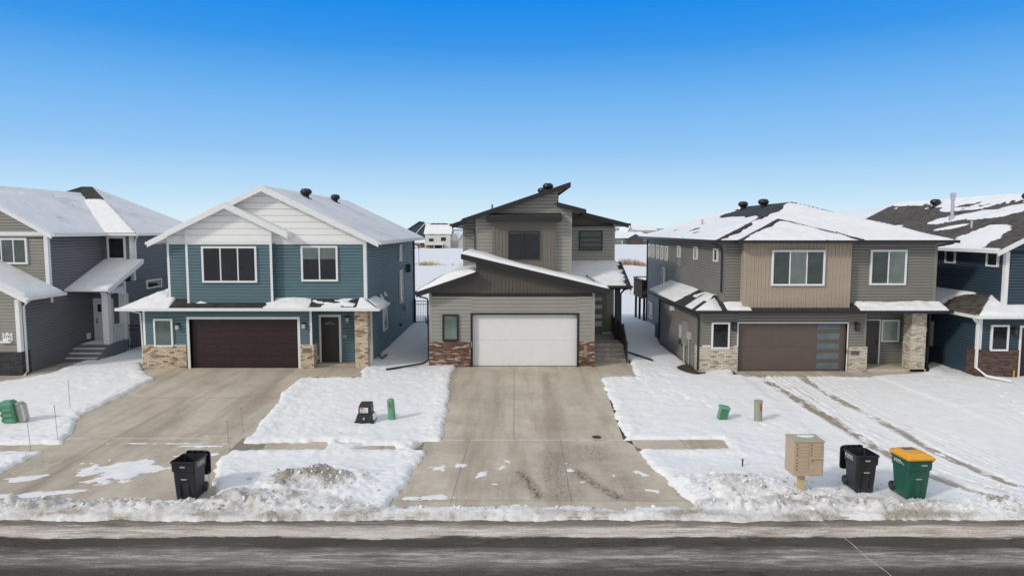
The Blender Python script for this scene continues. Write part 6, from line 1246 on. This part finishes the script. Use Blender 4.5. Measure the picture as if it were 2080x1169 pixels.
# dead plants by the grey house steps, weeds by the fence and walls
def weed(p, h, n, label, mat, name='dead_plant', spread=.18):
    x, y = p; z = snow_h(x, y); root = thing(name, (x, y, z), label, 'plant'); mb = MB(); rnd = random.Random(int(abs(x * 100)))
    for i in range(n):
        a = rnd.random() * 6.28; l = h * (.5 + .5 * rnd.random()); q = [(x, y, z - .05), (x + spread * .4 * math.cos(a), y + spread * .4 * math.sin(a), z + l * .6), (x + spread * math.cos(a + .3), y + spread * math.sin(a + .3), z + l)]; mb.tube(q, [.012, .009, .004], 5)
        for k in range(3): t = .45 + .18 * k; px_, py_, pz_ = x + spread * t * math.cos(a), y + spread * t * math.sin(a), z + l * t; mb.add([(px_, py_, pz_), (px_ + .06 * math.cos(a + k * 2), py_ + .06 * math.sin(a + k * 2), pz_ + .05), (px_ + .07 * math.cos(a + k * 2 + .5), py_ + .05, pz_ + .01)], [[0, 1, 2]])
    mb.build('stems', mat, root)
BRW = plain('dead_stem_brown', (.12, .075, .045), .9, .3)
weed((-21.291,33.6), .32, 9, 'small dead brown plant, left of a bushier one by the grey house steps', BRW)
weed((-20.897,33.801), .40, 12, 'bushier dead brown plant in the snow at the foot of the grey house steps', BRW, spread=.16)
weed((-17.4, 34.7), .55, 12, 'dead yellowish plant in front of the left black fence', M['reed'])
weed((-5.6, 44.8), .7, 16, 'dark twiggy shrub in front of the rear black fence', BRW, 'twiggy_shrub', .35)
weed((-6.25, 32.5), .3, 14, 'low dead scrub against the right wall of the teal house', BRW, spread=.3)
# bare soil by the meter corner
mb = MB(); n = 40
for i in range(n):
    a0, a1 = 2 * math.pi * i / n, 2 * math.pi * (i + 1) / n; rr = lambda a: 1 + .18 * math.sin(3 * a) + .1 * math.sin(7 * a + 1)
    mb.face([(8.1, 31.1, .545), (8.1 + .55 * rr(a0) * math.cos(a0), 31.1 + 1.1 * rr(a0) * math.sin(a0), .535), (8.1 + .55 * rr(a1) * math.cos(a1), 31.1 + 1.1 * rr(a1) * math.sin(a1), .535)])
tag(mb.build('bare_soil', M['mulch']), kind='structure')
# loose snow chunks along the ploughed bank
mb = MB(); rnd = random.Random(3)
ico = bmesh.new(); bmesh.ops.create_icosphere(ico, subdivisions=1, radius=1); IV = [v.co.copy() for v in ico.verts]; IFc = [[v.index for v in f.verts] for f in ico.faces]; ico.free()
def chunk(x, y, z, s):
    q = Quaternion((rnd.random(), rnd.random() - .5, rnd.random() - .5, rnd.random() - .5)); q.normalize(); k = Vector((s * rnd.uniform(.7, 1.5), s * rnd.uniform(.6, 1.2), s * rnd.uniform(.4, .8)))
    pts = [q @ Vector((v.x * k.x, v.y * k.y, v.z * k.z)) * rnd.uniform(.72, 1.12) + Vector((x, y, z)) for v in IV]
    mb.add(pts, IFc)
N_ = 1100; cx = np.array([rnd.uniform(-20, 20) for _ in range(N_)]); cy = np.array([16.0 + abs(rnd.gauss(0, .45)) for _ in range(N_)])
for hx, hy, k in ((-5.35, 17.7, 260), (6.0, 17.3, 300), (7.8, 17.0, 160), (13, 16.9, 70)):
    cx = np.concatenate([cx, np.array([rnd.gauss(hx, .8) for _ in range(k)])]); cy = np.concatenate([cy, np.array([rnd.gauss(hy, .4) for _ in range(k)])])
zz, dd = snow_z(cx[None], cy[None]); zz = zz[0]; base_ = zb(cx, cy)
for i in range(len(cx)):
    if zz[i] > base_[i] + .03 and cy[i] > 15.9:
        s = .014 + .060 * rnd.random() ** 4; chunk(cx[i], cy[i], zz[i] + s * .15, s)
me_o = mb.build('snow_chunks', M['snow_ground'], bevel=0); A = me_o.data.attributes.new('dirt', 'FLOAT', 'POINT'); A.data.foreach_set('value', np.repeat([rnd.random() ** 1.6 * .8 for _ in range(len(mb.v) // 12)], 12).astype(np.float32)); tag(me_o, kind='stuff')
# ------------------------------------------------------------------ far side of the pond
FW_ = plain('far_white_wall', (.62, .62, .61), .6, .05, .3); FGr = plain('far_grey_wall', (.16, .175, .19), .6, .1, .3); FDk = plain('far_slate_wall', (.035, .048, .065), .6); FBr = plain('far_brown_door', (.09, .058, .05), .6); FLg = plain('far_light_grey_wall', (.42, .42, .43), .6); FS = M['snow']
def far_house(name, label, x0, x1, y0, y1, z0, ze, zr, wall, ridge='x', roofmat=None, wins=(), doors=(), over=.4, hip=0):
    root = thing(name, ((x0 + x1) / 2, y0, z0), label, 'house', 'houses beyond the pond'); mb = MB(); mb.box(x0, x1, y0, y1, z0 - .3, ze)
    if ridge == 'y': xm = (x0 + x1) / 2; mb.prism([(x0, y0, ze), (x1, y0, ze), (xm, y0, zr - .1)], (0, y1 - y0, 0))
    else: ym = (y0 + y1) / 2; mb.prism([(x0, y0, ze), (x0, y1, ze), (x0, ym, zr - .1)], (x1 - x0, 0, 0))
    mb.build('wall', wall, root); r = MB(); o = over
    if ridge == 'y':
        xm = (x0 + x1) / 2; k = (zr - ze) / (xm - x0)
        for sx, xe in ((-1, x0 - o), (1, x1 + o)): r.slab([(xm, y0 - o, zr + .15), (xe, y0 - o, ze - k * o + .15), (xe, y1 + o, ze - k * o + .15), (xm, y1 + o, zr + .15)], .3)
    else:
        ym = (y0 + y1) / 2; k = (zr - ze) / (ym - y0); h = hip
        for ye in (y0 - o, y1 + o): r.slab([(x0 - o + h, ym, zr + .15), (x1 + o - h, ym, zr + .15), (x1 + o, ye, ze - k * o + .15), (x0 - o, ye, ze - k * o + .15)], .3)
        if h:
            for xe, xi in ((x0 - o, x0 - o + h), (x1 + o, x1 + o - h)): r.slab([(xi, ym, zr + .15), (xe, y0 - o, ze - k * o + .15), (xe, y1 + o, ze - k * o + .15)], .3)
    r.build('roof', roofmat or FS, root)
    for a, b, c, d in wins:
        m = MB(); m.box(a, b, y0 - .12, y0 + .05, c, d); f = m.build('window', M['interior'], root); m = MB(); m.box(a - .15, b + .15, y0 - .08, y0 + .04, c - .15, d + .15); m.build('frame', FW_, f)
    for a, b, c, d, mt in doors: m = MB(); m.box(a, b, y0 - .10, y0 + .05, c, d); m.build('garage_door', mt, root)
    return root
Yw = 236.; q = lambda u: (u - 1040) * Yw / 1387 * 1.0; zz_ = lambda v: 6.9 - (v - 466) * Yw / 1387
h1 = far_house('far_house', 'white house with a raised rear deck beyond the frozen pond', q(864), q(915), Yw, Yw + 11, .4, zz_(473), zz_(455), FW_, 'x', None, [(q(871.5), q(881.5), zz_(476.5), zz_(474.3)), (q(896), q(906), zz_(476.5), zz_(474.3)), (q(872), q(881), zz_(490), zz_(484)), (q(896), q(906), zz_(489), zz_(481.5))])
m = MB(); m.box(q(865), q(902), Yw - 3.2, Yw - .1, zz_(496.8), zz_(494.6)); m.box(q(865), q(902), Yw - 3.2, Yw - 3.1, zz_(494.6), zz_(490.5)); dk = m.build('deck', FW_, h1); m = MB()
for xx in (q(866.5), q(884), q(901)): m.box(xx - .1, xx + .1, Yw - 3.1, Yw - 2.9, .3, zz_(496.8))
m.build('deck_post', FW_, dk); m = MB(); m.box(q(866), q(902), Yw - .25, Yw - .13, .5, zz_(497.2)); m.build('deck_underside', plain('tan_shade_wall', (.30, .25, .20), .8), h1); m = MB(); m.box(q(896), q(901.5), Yw - .33, Yw - .26, .5, zz_(497.3)); m.box(q(882), q(895), Yw - 1.2, Yw - .5, .5, 1.3); m.build('dark_door', M['interior'], h1)
m = MB()
for i in range(16): xx = q(870) + i * (q(905) - q(870)) / 16; s = .12 + .28 * ((i * 37) % 5) / 5; m.box(xx, xx + 1.0, Yw + 5.0, Yw + 5.6, zz_(455), zz_(455) + s)
m.build('bare_ridge', M['roof_dark'], h1)
far_house('far_house', 'small white garage with a pale door right of the white house with the deck', q(915.5), q(934), Yw + 2, Yw + 12, .4, zz_(484), zz_(472), FW_, 'y', None, [], [(q(918), q(930), .5, zz_(489), FLg)])
far_house('far_house', 'tall pale grey house at the edge of the middle house roofline beyond the pond', q(936), q(958), Yw - 4, Yw + 9, .4, zz_(481), zz_(463), FLg, 'y')
far_house('far_house', 'slate blue house with snowy gables left of the white house with the deck', q(830), q(866), Yw + 22, Yw + 36, .4, zz_(472), zz_(452), FDk, 'y', None, [(q(856), q(858.5), zz_(475), zz_(470))])
far_house('far_house', 'dark roofed house peeking over the teal house roof beyond the pond', q(788), q(846), Yw + 45, Yw + 58, .4, zz_(466), zz_(447), FDk, 'y', M['roof_dark'])
far_house('far_house', 'low brown house at the left of the gap beyond the pond', q(836), q(863), Yw + 6, Yw + 16, .4, zz_(492), zz_(484), FBr, 'x')
Yr = 300.; q = lambda u: (u - 1040) * Yr / 1387; zz_ = lambda v: 6.9 - (v - 466) * Yr / 1387
far_house('far_house', 'grey ranch house with a snowy roof and brown garage door beyond the reeds', q(1236), q(1322), Yr, Yr + 14, .4, zz_(482), zz_(471), FGr, 'x', None, [(q(1254), q(1256), zz_(490), zz_(484)), (q(1258), q(1260), zz_(490), zz_(484)), (q(1304), q(1306), zz_(489), zz_(485)), (q(1309), q(1311), zz_(489), zz_(485))], [(q(1262), q(1264.5), .5, zz_(487), FW_)], .6, 4)
far_house('far_garage', 'dark gabled garage wing with a brown door in front of the grey ranch house', q(1272), q(1300), Yr - 5, Yr + 8, .4, zz_(481.5), zz_(474), FDk, 'y', None, [], [(q(1275), q(1296), .5, zz_(487), FBr)])
far_house('far_house', 'pale gabled house above the roof of the warm grey house, beyond the pond', q(1322), q(1333), Yr + 60, Yr + 90, .4, zz_(467), zz_(456), FLg, 'y'); far_house('far_house', 'long snowy-roofed house right of the pale gabled one beyond the pond', q(1334), q(1395), Yr + 65, Yr + 80, .4, zz_(467), zz_(457), FLg, 'x')
for i, (a, b, lab) in enumerate(((1205, 1232, 'low snowy-roofed house far away behind the middle house'), (1248, 1268, 'small distant snowy-roofed house over the ranch house roof'), (1280, 1312, 'distant snowy-roofed house on the horizon right of the small one'))):
    Yq = 520 + 40 * i; s = Yq / 1387; far_house('far_house', lab, (a - 1040) * s, (b - 1040) * s, Yq, Yq + 14, .4, 6.9 - 8 * s, 6.9 - 2.5 * s, FGr if i % 2 else FLg, 'x', None, [], [], .5, 3)
# lamp post by the pond
p = (-(1040 - 851) * 140 / 1387, 140.0); rl = thing('street_lamp', (p[0], p[1], 0), 'slim grey lamp post standing by the frozen pond left of the white house', 'lamp post'); m = MB(); m.tube([(p[0], p[1], -.1), (p[0], p[1], 3.4)], .06, 8); m.build('pole', M['meter'], rl); m = MB(); m.lathe([(.1, 0), (.22, .1), (.24, .45), (.08, .6)], (p[0], p[1], 3.35), 12); m.build('lamp_head', M['darkgrey'], rl)
rl = thing('parked_truck', (q(0), 226, .5), 'small pale truck parked beside the slate blue house beyond the pond', 'truck'); xx = -(1040 - 847) * 232 / 1387; m = MB(); m.box(xx - 1.2, xx + 1.2, 231, 233, .8, 1.5); m.box(xx - .3, xx + 1.0, 231.1, 232.9, 1.5, 2.2); m.build('body', FW_, rl, bevel=.15); m = MB(); m.box(xx - .2, xx + .9, 231.05, 231.12, 1.6, 2.1); m.build('window', M['interior'], rl)
for a in (-.75, .75): m = MB(); m.lathe([(.38, 0), (.38, .25)], (xx + a, 231.0, .85), 14, (0, 1, 0)); m.build('wheel', M['blackmetal'], rl)
# reeds on the pond edge
mb = MB(); rnd = random.Random(11)
def reeds(u0, u1, Y, n, hh):
    for i in range(n):
        x = (rnd.uniform(u0, u1) - 1040) * Y / 1387; y = Y + rnd.uniform(-2.5, 2.5); h = hh * rnd.uniform(.4, 1.1); lx = rnd.uniform(-.25, .25) * h; w_ = .03
        mb.add([(x - w_, y, -.1), (x + w_, y, -.1), (x + lx, y, h)], [[0, 1, 2]]); mb.add([(x, y - w_, -.1), (x, y + w_, -.1), (x + lx * .7, y + .1, h * .9)], [[0, 1, 2]])
reeds(1260, 1282, 136, 230, 1.3); reeds(1286, 1297, 134, 120, 1.3); reeds(1295, 1313, 131, 120, 1.0); reeds(852, 880, 134, 170, .85); reeds(880, 892, 134, 40, .7); reeds(892, 942, 134, 50, .4); reeds(842, 852, 136, 25, .5); reeds(1265, 1295, 75, 14, .35); reeds(1240, 1262, 140, 20, .5)
tag(mb.build('reeds', M['reed'], recalc=False), kind='stuff')
bpy.context.view_layer.update()
